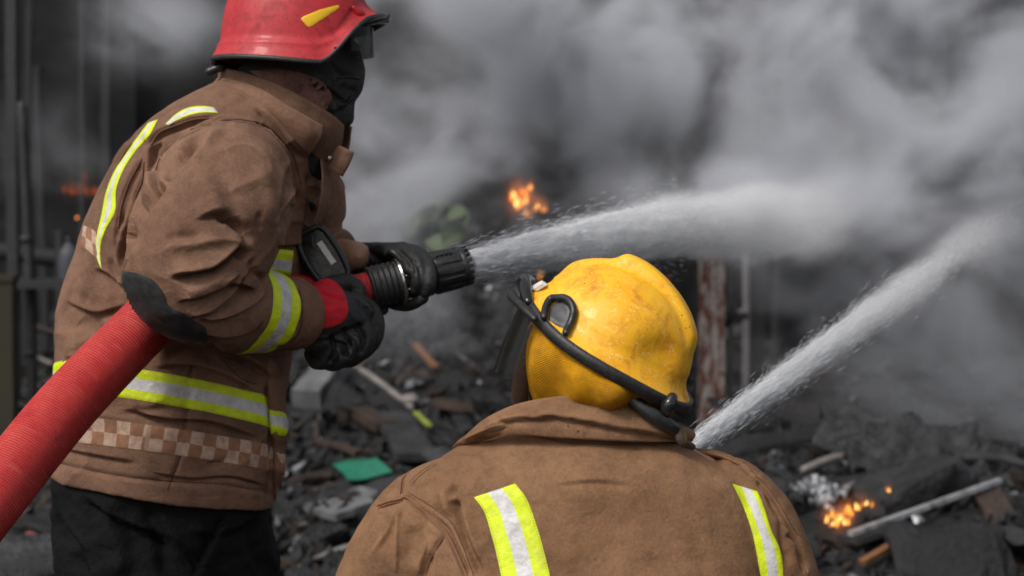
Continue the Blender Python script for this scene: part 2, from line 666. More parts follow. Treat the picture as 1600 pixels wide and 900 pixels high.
M['yellow_tape'] = mat_tape('fluorescent_yellow_tape', (0.67, 0.80, 0.0), (0.50, 0.52, 0.05))
M['silver_tape'] = mat_tape('silver_reflective_tape', (0.66, 0.645, 0.63), (0.34, 0.32, 0.30), 0.42)
TAPE = [M['yellow_tape'], M['silver_tape']]
M['patch'] = mat_plain('black_elbow_leather', (0.017, 0.017, 0.018), 0.55, 0.35, 0.35, 300, dirt=((0.07, 0.068, 0.066), 0.4), scale=30, bd=0.002)
M['trouser'] = mat_plain('black_trouser_cloth', (0.0032, 0.0034, 0.004), 0.8, 0.3, 0.5, 18, scale=20, spec=0.16, bd=0.02)
M['glove'] = mat_plain('black_glove_leather', (0.011, 0.011, 0.0115), 0.6, 0.4, 0.5, 150, scale=40, bd=0.004, dirt=((0.025, 0.024, 0.023), 0.4))
M['knuckle'] = mat_plain('grey_knuckle_strip', (0.07, 0.066, 0.055), 0.6, bump=0.4)
M['red_knit'] = mat_plain('red_glove_knit', (0.56, 0.008, 0.020), 0.85, 0.25, 0.6, 420, scale=60, bd=0.003)
M['hood'] = mat_plain('dark_hood_cloth', (0.022, 0.021, 0.022), 0.85, 0.4, 0.5, 60, dirt=((0.085, 0.078, 0.076), 0.7), bd=0.01)
M['scarf'] = mat_plain('dusty_brown_neck_cloth', srgb(120, 84, 74), 0.9, 0.3, 0.6, 50, scale=30, dirt=((0.03, 0.024, 0.022), 0.6), bd=0.012)
M['skin'] = mat_plain('skin', (0.36, 0.19, 0.12), 0.5, 0.1)
M['boot'] = mat_plain('boot_rubber', (0.02, 0.02, 0.02), 0.5)
M['black_plastic'] = mat_plain('black_plastic', (0.014, 0.014, 0.015), 0.38, 0.4, 0.25, 160, dirt=((0.06, 0.058, 0.055), 0.45), scale=40, bd=0.002)
M['gloss_black'] = mat_plain('glossy_black_plastic', (0.012, 0.012, 0.012), 0.16, 0.3, 0.1, 60, dirt=((0.05, 0.05, 0.05), 0.3), scale=50)
M['rubber'] = mat_plain('black_rubber_trim', (0.016, 0.016, 0.017), 0.5, 0.3, 0.3, 200, dirt=((0.09, 0.085, 0.08), 0.35), scale=60, bd=0.002)
M['steel'] = mat_plain('dull_steel', (0.42, 0.41, 0.39), 0.35, 0.3, 0.3, 90, metal=1.0, dirt=((0.08, 0.07, 0.06), 0.7), scale=60)
M['brass'] = mat_plain('tarnished_brass', (0.30, 0.19, 0.07), 0.4, 0.3, 0.2, 90, metal=1.0, dirt=((0.05, 0.04, 0.02), 0.6), scale=80)
M['strap'] = mat_plain('brown_leather_strap', (0.055, 0.034, 0.024), 0.6, 0.3, 0.4, 120)
M['white_label'] = mat_plain('white_label', (0.72, 0.70, 0.66), 0.5, 0.08, dirt=((0.3, 0.28, 0.26), 0.4), scale=60)


def mat_helmet(name, base, worn, scuff, grime, gloss=0.42):
    t = NT(name)
    c = t.coord()
    big = t.noise(9, 5, 0.62, c)
    col = t.mix(t.ramp(big, [(0.35, 0.0), (0.70, 1.0)]), base, worn)
    g = t.noise(22, 7, 0.74, t.n('ShaderNodeMapping', i_Vector=c, i_Location=(2, 5, 1)).outputs[0], 0.6)
    col = t.mix(t.math('MULTIPLY', t.ramp(g, [(0.47, 0.0), (0.70, 1.0)]), 0.85), col, grime)
    s = t.noise(95, 5, 0.8, t.n('ShaderNodeMapping', i_Vector=c, i_Scale=(1, 2.6, 0.6)).outputs[0], 1.5)
    col = t.mix(t.math('MULTIPLY', t.ramp(s, [(0.55, 0.0), (0.66, 1.0)]), 0.7), col, scuff)
    v = t.n('ShaderNodeTexVoronoi', i_Vector=c, i_Scale=70.0).outputs['Distance']
    sp = t.math('MULTIPLY', t.math('LESS_THAN', v, 0.09), t.math('GREATER_THAN', t.noise(14, 2, 0.5, c), 0.56))
    col = t.mix(t.math('MULTIPLY', sp, 0.7), col, tuple(x * 0.25 for x in grime))
    rg = t.ramp(g, [(0.3, gloss), (0.7, gloss + 0.3)])
    b = t.bump(t.noise(30, 5, 0.6, c), 0.12, 0.006)
    b = t.bump(s, 0.10, 0.002, b)
    return t.set(col=col, rough=rg, nrm=b, spec=0.45, coat=0.08)


M['red_shell'] = mat_helmet('red_helmet_paint', (0.42, 0.012, 0.018), (0.55, 0.028, 0.034), (0.16, 0.006, 0.008), (0.20, 0.010, 0.012))
M['yellow_shell'] = mat_helmet('yellow_helmet_paint', (0.86, 0.40, 0.003), (0.90, 0.50, 0.010), (0.92, 0.66, 0.24), (0.46, 0.145, 0.006))
M['decal_yellow'] = mat_plain('yellow_decal', (0.85, 0.50, 0.01), 0.4, 0.08, 0.05)


def mat_visor():
    t = NT('smoked_visor')
    g = t.noise(40, 5, 0.7)
    tr = t.n('ShaderNodeBsdfTransparent', i_Color=(0.62, 0.62, 0.60, 1)).outputs[0]
    gl = t.n('ShaderNodeBsdfGlossy', i_Color=(0.9, 0.9, 0.9, 1), i_Roughness=0.12).outputs[0]
    df = t.n('ShaderNodeBsdfDiffuse', i_Color=(0.03, 0.03, 0.027, 1)).outputs[0]
    fr = t.n('ShaderNodeFresnel', i_IOR=1.45).outputs[0]
    a = t.n('ShaderNodeMixShader', i_0=t.math('MULTIPLY', fr, 0.5), i_1=tr, i_2=gl).outputs[0]
    b = t.n('ShaderNodeMixShader', i_0=t.math('MULTIPLY', t.ramp(g, [(0.35, 0.1), (0.7, 0.4)]), 0.7), i_1=a, i_2=df).outputs[0]
    t.link(b, t.out.inputs['Surface'])
    return t.mat


M['visor'] = mat_visor()


def mat_curtain():
    t = NT('yellow_mesh_curtain')
    uv = t.n('ShaderNodeUVMap').outputs[0]
    sx = t.n('ShaderNodeSeparateXYZ', i_0=uv)
    k = 1500.0
    a = t.math('SINE', t.math('MULTIPLY', t.math('ADD', sx.outputs[0], sx.outputs[1]), k))
    b = t.math('SINE', t.math('MULTIPLY', t.math('SUBTRACT', sx.outputs[0], sx.outputs[1]), k))
    h = t.math('ADD', t.math('MULTIPLY', a, .75), t.math('MULTIPLY', b, .25))
    weave = t.ramp(t.math('MULTIPLY_ADD', h, 0.5, 0.5), [(0.30, 0.0), (0.75, 1.0)])
    nz = t.noise(22, 5, 0.65)
    c1 = t.mix(t.ramp(nz, [(0.35, 0.0), (0.68, 1.0)]), (0.72, 0.34, 0.004), (0.36, 0.16, 0.006))
    c = t.mix(t.math('MULTIPLY', t.math('SUBTRACT', 1.0, weave), 0.38), c1, (0.16, 0.065, 0.004))
    return t.set(col=c, rough=0.8, nrm=t.bump(h, 0.4, 0.0015), spec=0.2)


M['curtain'] = mat_curtain()


def mat_checker():
    t = NT('checker_band_print')
    uv = t.n('ShaderNodeUVMap').outputs[0]
    sx = t.n('ShaderNodeSeparateXYZ', i_0=uv)
    wob = t.math('MULTIPLY', t.math('SUBTRACT', t.noise(60, 2), 0.5), 0.16)
    u = t.math('FLOOR', t.math('ADD', t.math('MULTIPLY', sx.outputs[0], 42.0), wob))
    v = t.math('FLOOR', t.math('ADD', t.math('MULTIPLY', sx.outputs[1], 2.0), wob))
    ck = t.math('MODULO', t.math('ABSOLUTE', t.math('ADD', u, v)), 2.0)
    nz = t.noise(70, 6, 0.7)
    lt = t.mix(t.ramp(nz, [(0.40, 0.0), (0.75, 1.0)]), srgb(188, 160, 140), srgb(140, 108, 88))
    dk = t.mix(t.ramp(nz, [(0.40, 0.0), (0.75, 1.0)]), srgb(150, 106, 78), srgb(112, 80, 62))
    c = t.mix(ck, lt, dk)
    edge = t.math('GREATER_THAN', t.math('ABSOLUTE', t.math('SUBTRACT', sx.outputs[1], 0.5)), 0.485)
    c = t.mix(t.math('MULTIPLY', edge, 0.6), c, (0.10, 0.06, 0.04))
    return t.set(col=c, rough=0.85, nrm=t.bump(t.noise(80, 4, 0.6), 0.3, 0.005))


M['checker'] = mat_checker()


def mat_hose():
    t = NT('red_ribbed_hose')
    uv = t.n('ShaderNodeUVMap').outputs[0]
    sx = t.n('ShaderNodeSeparateXYZ', i_0=uv)
    dist = t.noise(30, 3, 0.6)
    rib = t.math('SINE', t.math('ADD', t.math('MULTIPLY', sx.outputs[0], 1450.0), t.math('MULTIPLY', dist, 4.0)))
    thr = t.noise(300, 3, 0.7, t.n('ShaderNodeMapping', i_Vector=uv, i_Scale=(1.0, 0.04, 1)).outputs[0])
    nz = t.noise(18, 6, 0.7)
    c = t.mix(t.ramp(nz, [(0.32, 0.0), (0.70, 1.0)]), (0.54, 0.028, 0.028), (0.70, 0.075, 0.062))
    c = t.mix(t.math('MULTIPLY', t.ramp(rib, [(0.2, 1.0), (0.6, 0.0)]), 0.42), c, (0.16, 0.008, 0.012))
    c = t.mix(t.math('MULTIPLY', t.ramp(thr, [(0.55, 0.0), (0.72, 1.0)]), 0.5), c, (0.66, 0.16, 0.15))
    sc = t.noise(26, 7, 0.8, t.n('ShaderNodeMapping', i_Vector=t.coord(), i_Location=(7, 2, 5)).outputs[0])
    c = t.mix(t.math('MULTIPLY', t.ramp(sc, [(0.60, 0.0), (0.70, 1.0)]), 0.65), c, (0.10, 0.022, 0.022))
    return t.set(col=c, rough=0.62, nrm=t.bump(t.math('ADD', rib, t.math('MULTIPLY', thr, 1.2)), 0.6, 0.0018), spec=0.3)


M['hose'] = mat_hose()
M['hose_plain'] = mat_plain('dark_red_hose', (0.20, 0.012, 0.014), 0.6, 0.3, 0.5, 200)


# ================================================================== helpers for people
def loft_px(rings, n, seg=40, geo=None):
    """rings: (Lx, Ly, Rx, Ry, depth, half depth, exponent, depth tilt): a garment cross-section spanning two edge points"""
    rows = catmull(np.array([[*P(r[0], r[1], r[4] - r[7]), *P(r[2], r[3], r[4] + r[7]), r[5], r[6]] for r in rings], float), n)
    th = np.arange(seg) / seg * 2 * math.pi
    G = np.zeros((n, seg, 3))
    for i, q in enumerate(rows):
        l, r, h, e = q[:3], q[3:6], q[6], q[7]
        c, a = (l + r) / 2, (r - l) / 2
        b = unit(np.cross(a, _U) if abs(unit(a) @ _U) < 0.9 else np.cross(_R, a))
        if b @ _F < 0: b = -b
        b = _F - unit(a) * (_F @ unit(a)); b = unit(b) * h
        ct, st = np.cos(th), np.sin(th)
        G[i] = c + (np.sign(ct) * np.abs(ct) ** (2 / e))[:, None] * a + (np.sign(st) * np.abs(st) ** (2 / e))[:, None] * b
    g = geo or Geo()
    g.ringtube(G)
    return g


def limb(geo, pts, n=24, seg=28, **kw):
    """pts: (px, py, depth, radius px)"""
    return geo.tube([P3(p) for p in pts], [m_of(p[3], p[2]) for p in pts], n=n, seg=seg, **kw)


def helmet_shell(a_front, a_back, b, h, rim_f, rim_r, rim_b, rimz, lip=0.03, expo=2.3, crest=None, nu=96, ns=40, extra=None):
    """shell over a head, x forward, y to the wearer's left, z up, rim near z=0. rimz(theta) gives the height of the rim"""
    th = np.arange(nu) / nu * 2 * math.pi
    G = np.zeros((ns, nu, 3))
    for k, t in enumerate(th):
        c, s = math.cos(t), math.sin(t)
        ax = a_front if c > 0 else a_back
        Rd = 1 / math.sqrt((c / ax) ** 2 + (s / b) ** 2)
        rx = rim_f if c > 0 else rim_b
        Rr = 1 / math.sqrt((c / rx) ** 2 + (s / rim_r) ** 2)
        z1 = rimz(t)
        zl = z1 + lip
        nd = int(ns * 0.7)
        u = np.linspace(0, 1, nd)
        zd = zl + (h - zl) * np.cos(u * math.pi / 2)
        rd = Rd * np.maximum(0, 1 - (zd / h) ** expo) ** (1 / expo)
        r_end = rd[-1]
        w = np.linspace(0, 1, ns - nd + 1)[1:]
        zz = zl + (z1 - zl) * w ** 0.8
        rr = r_end + (Rr - r_end) * w ** 1.7
        rr = np.r_[rd, rr]; zz = np.r_[zd, zz]
        G[:, k] = np.stack([rr * c, rr * s, zz], 1)
    G[0] = G[0].mean(0) + (G[0] - G[0].mean(0)) * 0.02
    if crest is not None:
        G = crest(G)
    if extra is not None:
        G = extra(G)
    return G


def to_world(G, mat):
    return np.asarray(G) @ mat[:3, :3].T + mat[:3, 3]


def frame_at(origin, f, u):
    f = unit(f); u = unit(np.asarray(u) - f * (np.asarray(u) @ f)); l = np.cross(u, f)
    m = np.eye(4); m[:3, 0], m[:3, 1], m[:3, 2], m[:3, 3] = f, l, u, origin
    return m


def shell_object(name, G, mat, mats, parent, thick=0.004, closed=True, cap_top=True, **kw):
    """two-sided shell: outer grid plus an inner copy, joined at the rim"""
    ns, nu = G.shape[:2]
    ctr = G.reshape(-1, 3).mean(0)
    inn = G.copy()
    d = G - np.array([ctr[0] * 0, 0, G[..., 2].min()])
    inn = G - thick * d / (np.linalg.norm(d, axis=2)[..., None] + 1e-9)
    full = np.vstack([G, inn[::-1]])
    g = Geo().grid(to_world(full, mat), closed_v=closed)
    return build(name, g, mats, parent, **kw)


# ================================================================== firefighter on the left (red helmet)
ff1 = None
# body under the clothes: one skin
g = Geo()
limb(g, [(255, 760, 3.05, 95), (265, 640, 3.06, 90), (280, 500, 3.06, 95), (320, 360, 3.06, 100), (360, 240, 3.05, 70), (410, 160, 3.02, 45), (445, 100, 3.02, 42)])
limb(g, [(385, 240, 2.94, 45), (340, 330, 2.80, 46), (297, 425, 2.72, 44), (375, 478, 2.80, 36), (462, 488, 2.92, 28), (500, 490, 2.96, 26)])
limb(g, [(450, 260, 3.15, 42), (480, 330, 3.22, 42), (492, 390, 3.22, 38), (530, 398, 3.18, 28), (560, 400, 3.15, 24)])
g.ell(P(456, 64, 3.02), m_of(68, 3) * _R, m_of(64, 3) * _F, m_of(70, 3) * _U)
limb(g, [(465, 95, 3.02, 50), (500, 125, 3.02, 34), (522, 160, 3.02, 14)])
g.tube([P(220, 780, 3.03), P(190, 900, 3.01), P(205, 1130, 2.91), P(213, 1420, 2.86)], [0.085, 0.08, 0.06, 0.045], 20)
g.tube([P(300, 780, 3.08), P(338, 900, 3.12), P(350, 1130, 3.18), P(350, 1400, 3.2)], [0.085, 0.08, 0.06, 0.045], 20)
v, f = g.arrays()
V, F = remesh(v, f, 0.010, 2)
ff1 = put('person', new_mesh('person', V, F.tolist(), M['skin']),
          label='firefighter in red helmet and brown turnout coat gripping a hose nozzle', cat='person')

# ---- trousers and boots
g = Geo()
loft_px([(100, 690, 420, 700, 3.06, 0.155, 2.3, 0.04), (79, 760, 424, 785, 3.06, 0.156, 2.3, 0.04), (82, 860, 438, 880, 3.05, 0.17, 2.2, 0.03),
         (90, 930, 440, 960, 3.05, 0.17, 2.1, 0.0)], 18, geo=g)
g.tube([P(182, 830, 3.02), P(186, 900, 3.01), P(194, 1010, 2.96), P(207, 1150, 2.90), P(212, 1400, 2.86)], [0.118, 0.114, 0.105, 0.09, 0.08], 30, 32)
g.tube([P(328, 830, 3.10), P(340, 900, 3.11), P(362, 1010, 3.14), P(360, 1150, 3.18), P(352, 1380, 3.2)], [0.118, 0.118, 0.105, 0.09, 0.08], 30, 32)
v, f = g.arrays()
V, F = remesh(v, f, 0.006, 6)
N = vnormals(V, F)
V = cloth_noise(V, N, 0.009, 7, 1.5, (1, 1, 1.6))
V = cloth_noise(V, vnormals(V, F), 0.0035, 22, 4.5, (1, 1, 1.6))
N = vnormals(V, F)
msk = ((V - CAM) * N).sum(1) < 0
V = carve(V, N, msk, [
    ('s', [(120, 770), (190, 815), (280, 850), (330, 900)], 9, 20), ('s', [(360, 800), (330, 850), (300, 910)], 9, 18),
    ('g', [(220, 790), (250, 840), (262, 910)], 10, 12), ('s', [(90, 800), (130, 860), (150, 930)], 8, 18),
    ('g', [(400, 800), (395, 850), (420, 900)], 7, 10), ('s', [(290, 830), (350, 835), (410, 805)], 6, 12), ('r', [(150, 790), (185, 850), (190, 910)], 8, 14)])
put('trousers', new_mesh('trousers', V, F.tolist(), M['trouser']), ff1)
for (px, py, d, fx) in ((212, 1445, 2.86, 1), (352, 1415, 3.2, 1)):
    b = P(px, py, d); b[2] = 0.0
    gg = Geo()
    gg.tube([b + (0, 0, .05), b + (0, 0, .16), b + (0, 0, .30)], [0.06, 0.062, 0.068], 10, 20)
    gg.tube([b + (-.05, 0, .048), b + (.06, .03, .046), b + (.17, .07, .04)], [0.05, 0.055, 0.042], 12, 20, flat=((0, 0, 1), .85))
    v, f = gg.arrays(); V, F = remesh(v, f, 0.008, 2)
    V[:, 2] = np.maximum(V[:, 2], 0.004)
    put('boot', new_mesh('boot', V, F.tolist(), M['boot']), ff1)

# ---- turnout coat
g = Geo()
torso1 = [(80, 742, 428, 788, 3.06, .170, 2.3, .045), (79, 730, 430, 770, 3.06, .170, 2.3, .045), (84, 690, 436, 730, 3.06, .170, 2.3, .045),
          (85, 600, 440, 665, 3.06, .168, 2.3, .045), (86, 520, 450, 580, 3.06, .165, 2.3, .05), (93, 455, 468, 490, 3.06, .165, 2.3, .05),
          (116, 392, 484, 410, 3.06, .17, 2.3, .05), (138, 335, 498, 345, 3.06, .18, 2.3, .05), (163, 278, 502, 290, 3.06, .19, 2.3, .04),
          (198, 222, 500, 240, 3.05, .19, 2.3, .03), (243, 183, 496, 205, 3.04, .165, 2.2, .02), (298, 152, 494, 182, 3.03, .13, 2.1, 0),
          (344, 128, 492, 168, 3.03, .095, 2.0, 0), (372, 120, 480, 150, 3.03, .075, 2.0, 0)]
loft_px(torso1, 70, 56, g)
_tv, _tf = g.arrays()
bvT = BVHTree.FromPolygons(_tv.tolist(), _tf)
limb(g, [(392, 232, 2.94, 52), (370, 262, 2.88, 90), (348, 305, 2.82, 112), (322, 362, 2.76, 116), (304, 410, 2.72, 108), (297, 438, 2.715, 98),
         (322, 464, 2.735, 78), (365, 477, 2.79, 69), (412, 485, 2.85, 63), (452, 489, 2.905, 58), (472, 490, 2.93, 53)], 50, 44, round_ends=False)
limb(g, [(440, 240, 3.12, 70), (468, 310, 3.2, 70), (478, 360, 3.24, 62), (500, 392, 3.22, 46), (535, 398, 3.18, 36)], 30, 32, round_ends=False)
v, f = g.arrays()
V, F = remesh(v, f, 0.0032, 7)
N = vnormals(V, F)
V = cloth_noise(V, N, 0.0045, 6.5, 0.3)
V = cloth_noise(V, vnormals(V, F), 0.0016, 19, 2.2)
V = crumple(V, vnormals(V, F), 0.0060, 9, 3.1, (1, 1, 1.5))
N = vnormals(V, F)
bv = bvh_of(V, F)
msk = seen_mask(V, F, N, bv)
ZZ = lambda *p: [(180 + x / 4.5, 160 + y / 4.5) for x, y in p]       # points read off an enlarged view
ZE = lambda *p: [(180 + x / 4.09, 340 + y / 4.09) for x, y in p]
strokes = [
    # shoulder yoke and armhole
    ('s', [(233, 229), (247, 209), (273, 198), (304, 187), (344, 184)], 8, 8, .12),
    ('g', ZZ((745, 120), (900, 120), (1050, 160), (1180, 260), (1270, 400), (1300, 560)), 4, 2.6, .1),
    ('r', ZZ((760, 140), (900, 138), (1030, 180), (1150, 280), (1230, 400)), 2.5, 5, .15),
    ('g', ZZ((600, 180), (500, 230), (420, 290), (330, 370), (290, 440)), 3, 3, .2),
    ('g', [(326, 208), (300, 228), (280, 250), (262, 268), (248, 288)], 17, 11, .25),
    ('r', ZZ((800, 170), (660, 255), (500, 385), (350, 500), (300, 590)), 7, 9, .25),
    ('r', ZZ((640, 190), (480, 290), (440, 330)), 6, 7, .3),
    ('g', [(255, 280), (237, 306), (216, 346), (203, 395)], 12, 8, .15),
    ('s', [(238, 310), (236, 270), (238, 235), (250, 214)], 8, 9, .2),
    ('g', ZZ((190, 400), (100, 560), (40, 740), (20, 880)), 6, 3.5, .15),
    ('s', ZZ((0, 1050), (10, 880), (50, 740), (110, 560), (195, 395)), 4, 9, .2),
    ('g', ZZ((200, 420), (180, 560), (140, 680), (160, 800)), 5, 4, .2),
    ('g', [(228, 300), (212, 330), (196, 372), (190, 420)], 8, 6, .2),
    ('s', [(192, 430), (186, 400), (190, 370), (196, 350)], 5, 7),
    ('s', [(146, 418), (170, 430), (196, 455)], 6, 8), ('g', [(172, 400), (178, 425), (190, 440)], 5, 5),
    ('s', [(178, 262), (192, 238), (206, 222)], 4, 6),
    # upper sleeve
    ('g', ZZ((1235, 430), (1225, 560), (1190, 700), (1130, 860)), 7, 5, .2),
    ('s', ZZ((1120, 900), (1200, 760), (1290, 600)), 7, 10, .2),
    ('g', ZZ((1020, 760), (1010, 840), (1030, 900)), 4, 4),
    ('r', [(300, 268), (330, 300), (350, 340)], 3, 14), ('g', [(330, 240), (352, 280), (372, 330)], 3, 14), ('r', [(395, 250), (420, 300), (425, 350)], 3, 12),
    ('s', [(300, 345), (340, 333), (372, 345), (388, 362)], 7, 14, .3), ('g', [(335, 342), (360, 340), (384, 362), (391, 384)], 8, 8, .25),
    ('r', ZE((300, 180), (500, 172), (700, 142), (860, 172)), 6, 8, .25),
    ('g', ZE((310, 135), (440, 120), (560, 130)), 5, 9),
    # inside of the elbow
    ('s', [(262, 434), (290, 428), (327, 424), (351, 409), (370, 392), (384, 386)], 13, 12, .2),
    ('g', [(300, 429), (330, 424), (352, 410), (368, 396), (380, 392)], 9, 4.5, .2),
    ('g', [(366, 388), (378, 394), (388, 404)], 15, 8, .2),
    ('s', ZE((390, 545), (560, 495), (700, 435), (820, 355)), 8, 11, .2),
    ('s', ZE((460, 655), (620, 595), (760, 490), (835, 375)), 7, 10, .2),
    ('s', ZE((520, 665), (700, 650), (900, 550), (990, 430)), 7, 12, .2),
    ('g', ZE((640, 620), (780, 520), (880, 420)), 4, 5),
    ('r', ZE((440, 480), (600, 420), (740, 340)), 4, 7),
    ('s', [(300, 520), (345, 528), (390, 520), (415, 500)], 5, 9),
    ('g', [(400, 424), (412, 440), (418, 462)], 5, 5), ('g', [(392, 402), (396, 425), (386, 450)], 6, 5),
    ('g', [(452, 540), (470, 515), (474, 480), (468, 446)], 4, 3.5, .1), ('r', [(444, 535), (462, 512), (466, 480), (460, 450)], 3, 6),
    ('s', [(425, 540), (450, 535), (472, 518)], 4, 7),
    # back and waist
    ('s', [(100, 470), (150, 490), (200, 476)], 6, 16), ('s', [(150, 515), (185, 500), (210, 488)], 7, 12), ('g', [(96, 520), (130, 505), (170, 508)], 5, 12),
    ('r', [(120, 440), (150, 460), (185, 465)], 4, 12), ('s', [(95, 560), (140, 555), (190, 520)], 5, 14),
    ('g', [(300, 570), (296, 600), (290, 650), (286, 700), (262, 765)], 3, 2.5, .1),
    ('s', [(190, 640), (260, 655), (330, 660), (420, 690)], 7, 10, .2), ('g', [(180, 648), (250, 640), (320, 652)], 4, 6),
    ('s', [(230, 575), (300, 572), (360, 590), (420, 625)], 5, 12), ('s', [(330, 545), (380, 560), (430, 590)], 8, 16), ('g', [(250, 560), (300, 550), (350, 560)], 7, 12),
    ('g', [(320, 725), (345, 722), (380, 708)], 5, 4), ('s', [(240, 740), (300, 748), (360, 745), (420, 760)], 4, 5, .15),
    ('g', [(82, 722), (160, 740), (255, 753), (340, 757), (424, 770)], 2.5, 2.2, .02), ('s', [(90, 700), (150, 712), (220, 724)], 4, 10),
    ('g', [(418, 600), (424, 660), (424, 720), (420, 785)], 8, 4, .08),
    # chest
    ('g', [(482, 270), (486, 320), (478, 370), (474, 420)], 7, 5, .1), ('s', [(476, 450), (490, 380), (500, 320), (496, 270)], 6, 8, .15),
    ('g', [(440, 360), (452, 330), (470, 300)], 5, 6), ('s', [(430, 385), (455, 384), (480, 380)], 5, 8),
    ('s', [(400, 165), (430, 195), (455, 225), (480, 250)], 5, 8, .15),
]
V = carve(V, N, msk, strokes)
V = laplace(V, F, 1, 0.25)
coat1 = put('turnout_coat', new_mesh('turnout_coat', V, F.tolist(), M['cloth_a']), ff1)
bv1 = bvh_of(V, F)

# ---- reflective tapes on the coat
nW = unit(np.cross(P(440, 658, 3.10) - P(86, 596, 3.015), P(290, 612, 2.89) - P(86, 596, 3.015)))
if nW[2] < 0: nW = -nW
cW = (P(440, 658, 3.10) + P(86, 596, 3.015)) / 2
offs = np.linspace(-0.027, 0.027, 14)
G = belt(bv1, cW, nW, -_F, offs, 150)
tape_object('reflective_tape', G, TAPE, coat1, closed=True)
nC = unit(np.cross(P(436, 722, 3.10) - P(84, 672, 3.015), P(290, 692, 2.89) - P(84, 672, 3.015)))
if nC[2] < 0: nC = -nC
G = belt(bv1, (P(436, 722, 3.10) + P(84, 672, 3.015)) / 2, nC, -_F, np.linspace(-0.0235, 0.0235, 8), 150)
me = Geo().grid(G, closed_u=True); v, f = me.arrays(); me = new_mesh('checker_band', v, f, M['checker']); set_uv(me, grid_uv(G)); put('checker_band', me, coat1)
# back stripe, shoulder stripe, chest band, cuff band
G = lay_strip(bv1, [(232, 192), (214, 216), (197, 240), (179, 268), (166, 300), (159, 335), (151, 370), (150, 395), (157, 418)],
              [(247, 187), (233, 212), (211, 238), (194, 264), (182, 296), (180, 330), (164, 362), (157, 390), (159, 420)], 70, 10, .002)
tape_object('reflective_tape', G, TAPE, coat1, (.30, .66))
G = lay_strip(bv1, [(259, 194), (276, 178), (296, 168), (318, 166), (334, 168)], [(264, 196), (281, 186), (300, 179), (320, 176), (341, 177)], 36, 8, .002)
tape_object('reflective_tape', G, TAPE, coat1, (.26, .86))
G = lay_strip(bvT, [(350, 380), (380, 384), (402, 386), (428, 388), (457, 391)], [(345, 418), (378, 422), (398, 424), (425, 427), (452, 430)], 34, 11, .009)
tape_object('reflective_tape', G, TAPE, coat1, (.36, .76))
# cuff band: ring round the forearm
cc, axf = P(398, 481, 2.845), unit(_R * 0.60 - _U * 0.21 + _F * 0.72)
axf = unit(axf + 0.0 * _U)
G = belt(bv1, cc, axf, -_F, np.linspace(-0.034, 0.034, 14), 90, maxd=0.11)
tape_object('reflective_tape', G, TAPE, coat1, closed=True)
# checker strip across the shoulder blades
G = lay_strip(bv1, [(131, 352), (141, 356), (150, 362)], [(126, 385), (138, 392), (156, 408)], 12, 8, .0022)
me = Geo().grid(G); v, f = me.arrays(); me = new_mesh('checker_band', v, f, M['checker']); set_uv(me, grid_uv(G)); put('checker_band', me, coat1)
# elbow patch
pv, pf = lay_patch(bv1, [(192, 423), (215, 427), (240, 438), (256, 458), (264, 478), (284, 488), (302, 500), (322, 514), (318, 540), (280, 536), (230, 528), (196, 505), (188, 460)], 4, .0025)
put('elbow_patch', new_mesh('elbow_patch', pv, pf, M['patch']), coat1)

for pts, r, m_ in (
        (ZZ((735, 128), (820, 122), (900, 122), (1050, 160), (1180, 262), (1270, 402), (1302, 560)), .0022, 'seam_a'),
        (ZZ((760, 142), (900, 140), (1035, 178), (1155, 280), (1240, 410), (1275, 540)), .0007, 'thread'),
        ([(236, 226), (249, 207), (275, 196), (305, 186), (344, 184)], .0020, 'seam_a'),
        (ZZ((590, 172), (500, 200), (440, 235)), .0016, 'seam_a'), (ZZ((596, 190), (520, 225), (450, 262)), .0007, 'thread'),
        (ZZ((430, 270), (360, 330), (310, 400), (285, 480)), .0007, 'thread'),
        (ZZ((188, 400), (100, 558), (40, 738), (20, 880)), .0018, 'seam_a'), (ZZ((205, 420), (185, 560), (140, 680), (165, 800)), .0018, 'seam_a'),
        ([(300, 572), (297, 582)], .0008, 'thread'), ([(293, 636), (290, 660)], .0009, 'thread'), ([(284, 708), (272, 740), (262, 766)], .0009, 'thread'),
        ([(82, 720), (160, 738), (255, 751), (340, 756), (412, 768)], .0008, 'thread'),
        ([(345, 560), (375, 590), (400, 600)], .0008, 'thread'),
        ([(452, 540), (469, 515), (473, 480), (467, 446)], .0012, 'seam_a'),
        ([(181, 262), (193, 240), (206, 224)], .0018, 'seam_a'), ([(240, 738), (300, 747), (350, 744), (414, 758)], .0009, 'thread')):
    lay_seam('seam' if m_ == 'seam_a' else 'stitching', bv1, pts, r, M[m_], coat1)

# ---- front flap with its piece of tape
def slab_on(name, bvh, ea, eb, mats, parent, lift=.006, n=40, m=6, tape=None, uvm=False):
    G = lay_strip(bvh, ea, eb, n, m, lift)
    inn = lay_strip(bvh, ea, eb, n, m, 0.0005)
    ring = np.concatenate([G, inn[:, ::-1]], 1)
    g = Geo().grid(ring, closed_v=True)
    return build(name, g, mats, parent), G

flap1, _ = slab_on('front_flap', bv1, [(417, 560), (419, 640), (426, 700), (428, 789)], [(440, 560), (444, 640), (449, 700), (446, 790)], M['cloth_a'], coat1, .011)
G = lay_strip(bv1, [(419, 637), (421, 660), (423, 674)], [(437, 643), (443, 662), (441, 684)], 12, 8, .0135)
tape_object('reflective_tape', G.transpose(1, 0, 2), TAPE, coat1)
G = lay_strip(bv1, [(428, 704), (438, 706), (448, 708)], [(430, 744), (439, 746), (447, 747)], 8, 8, .0135)
me = Geo().grid(G); v, f = me.arrays(); me = new_mesh('checker_band', v, f, M['checker']); set_uv(me, grid_uv(G)); put('checker_band', me, coat1)

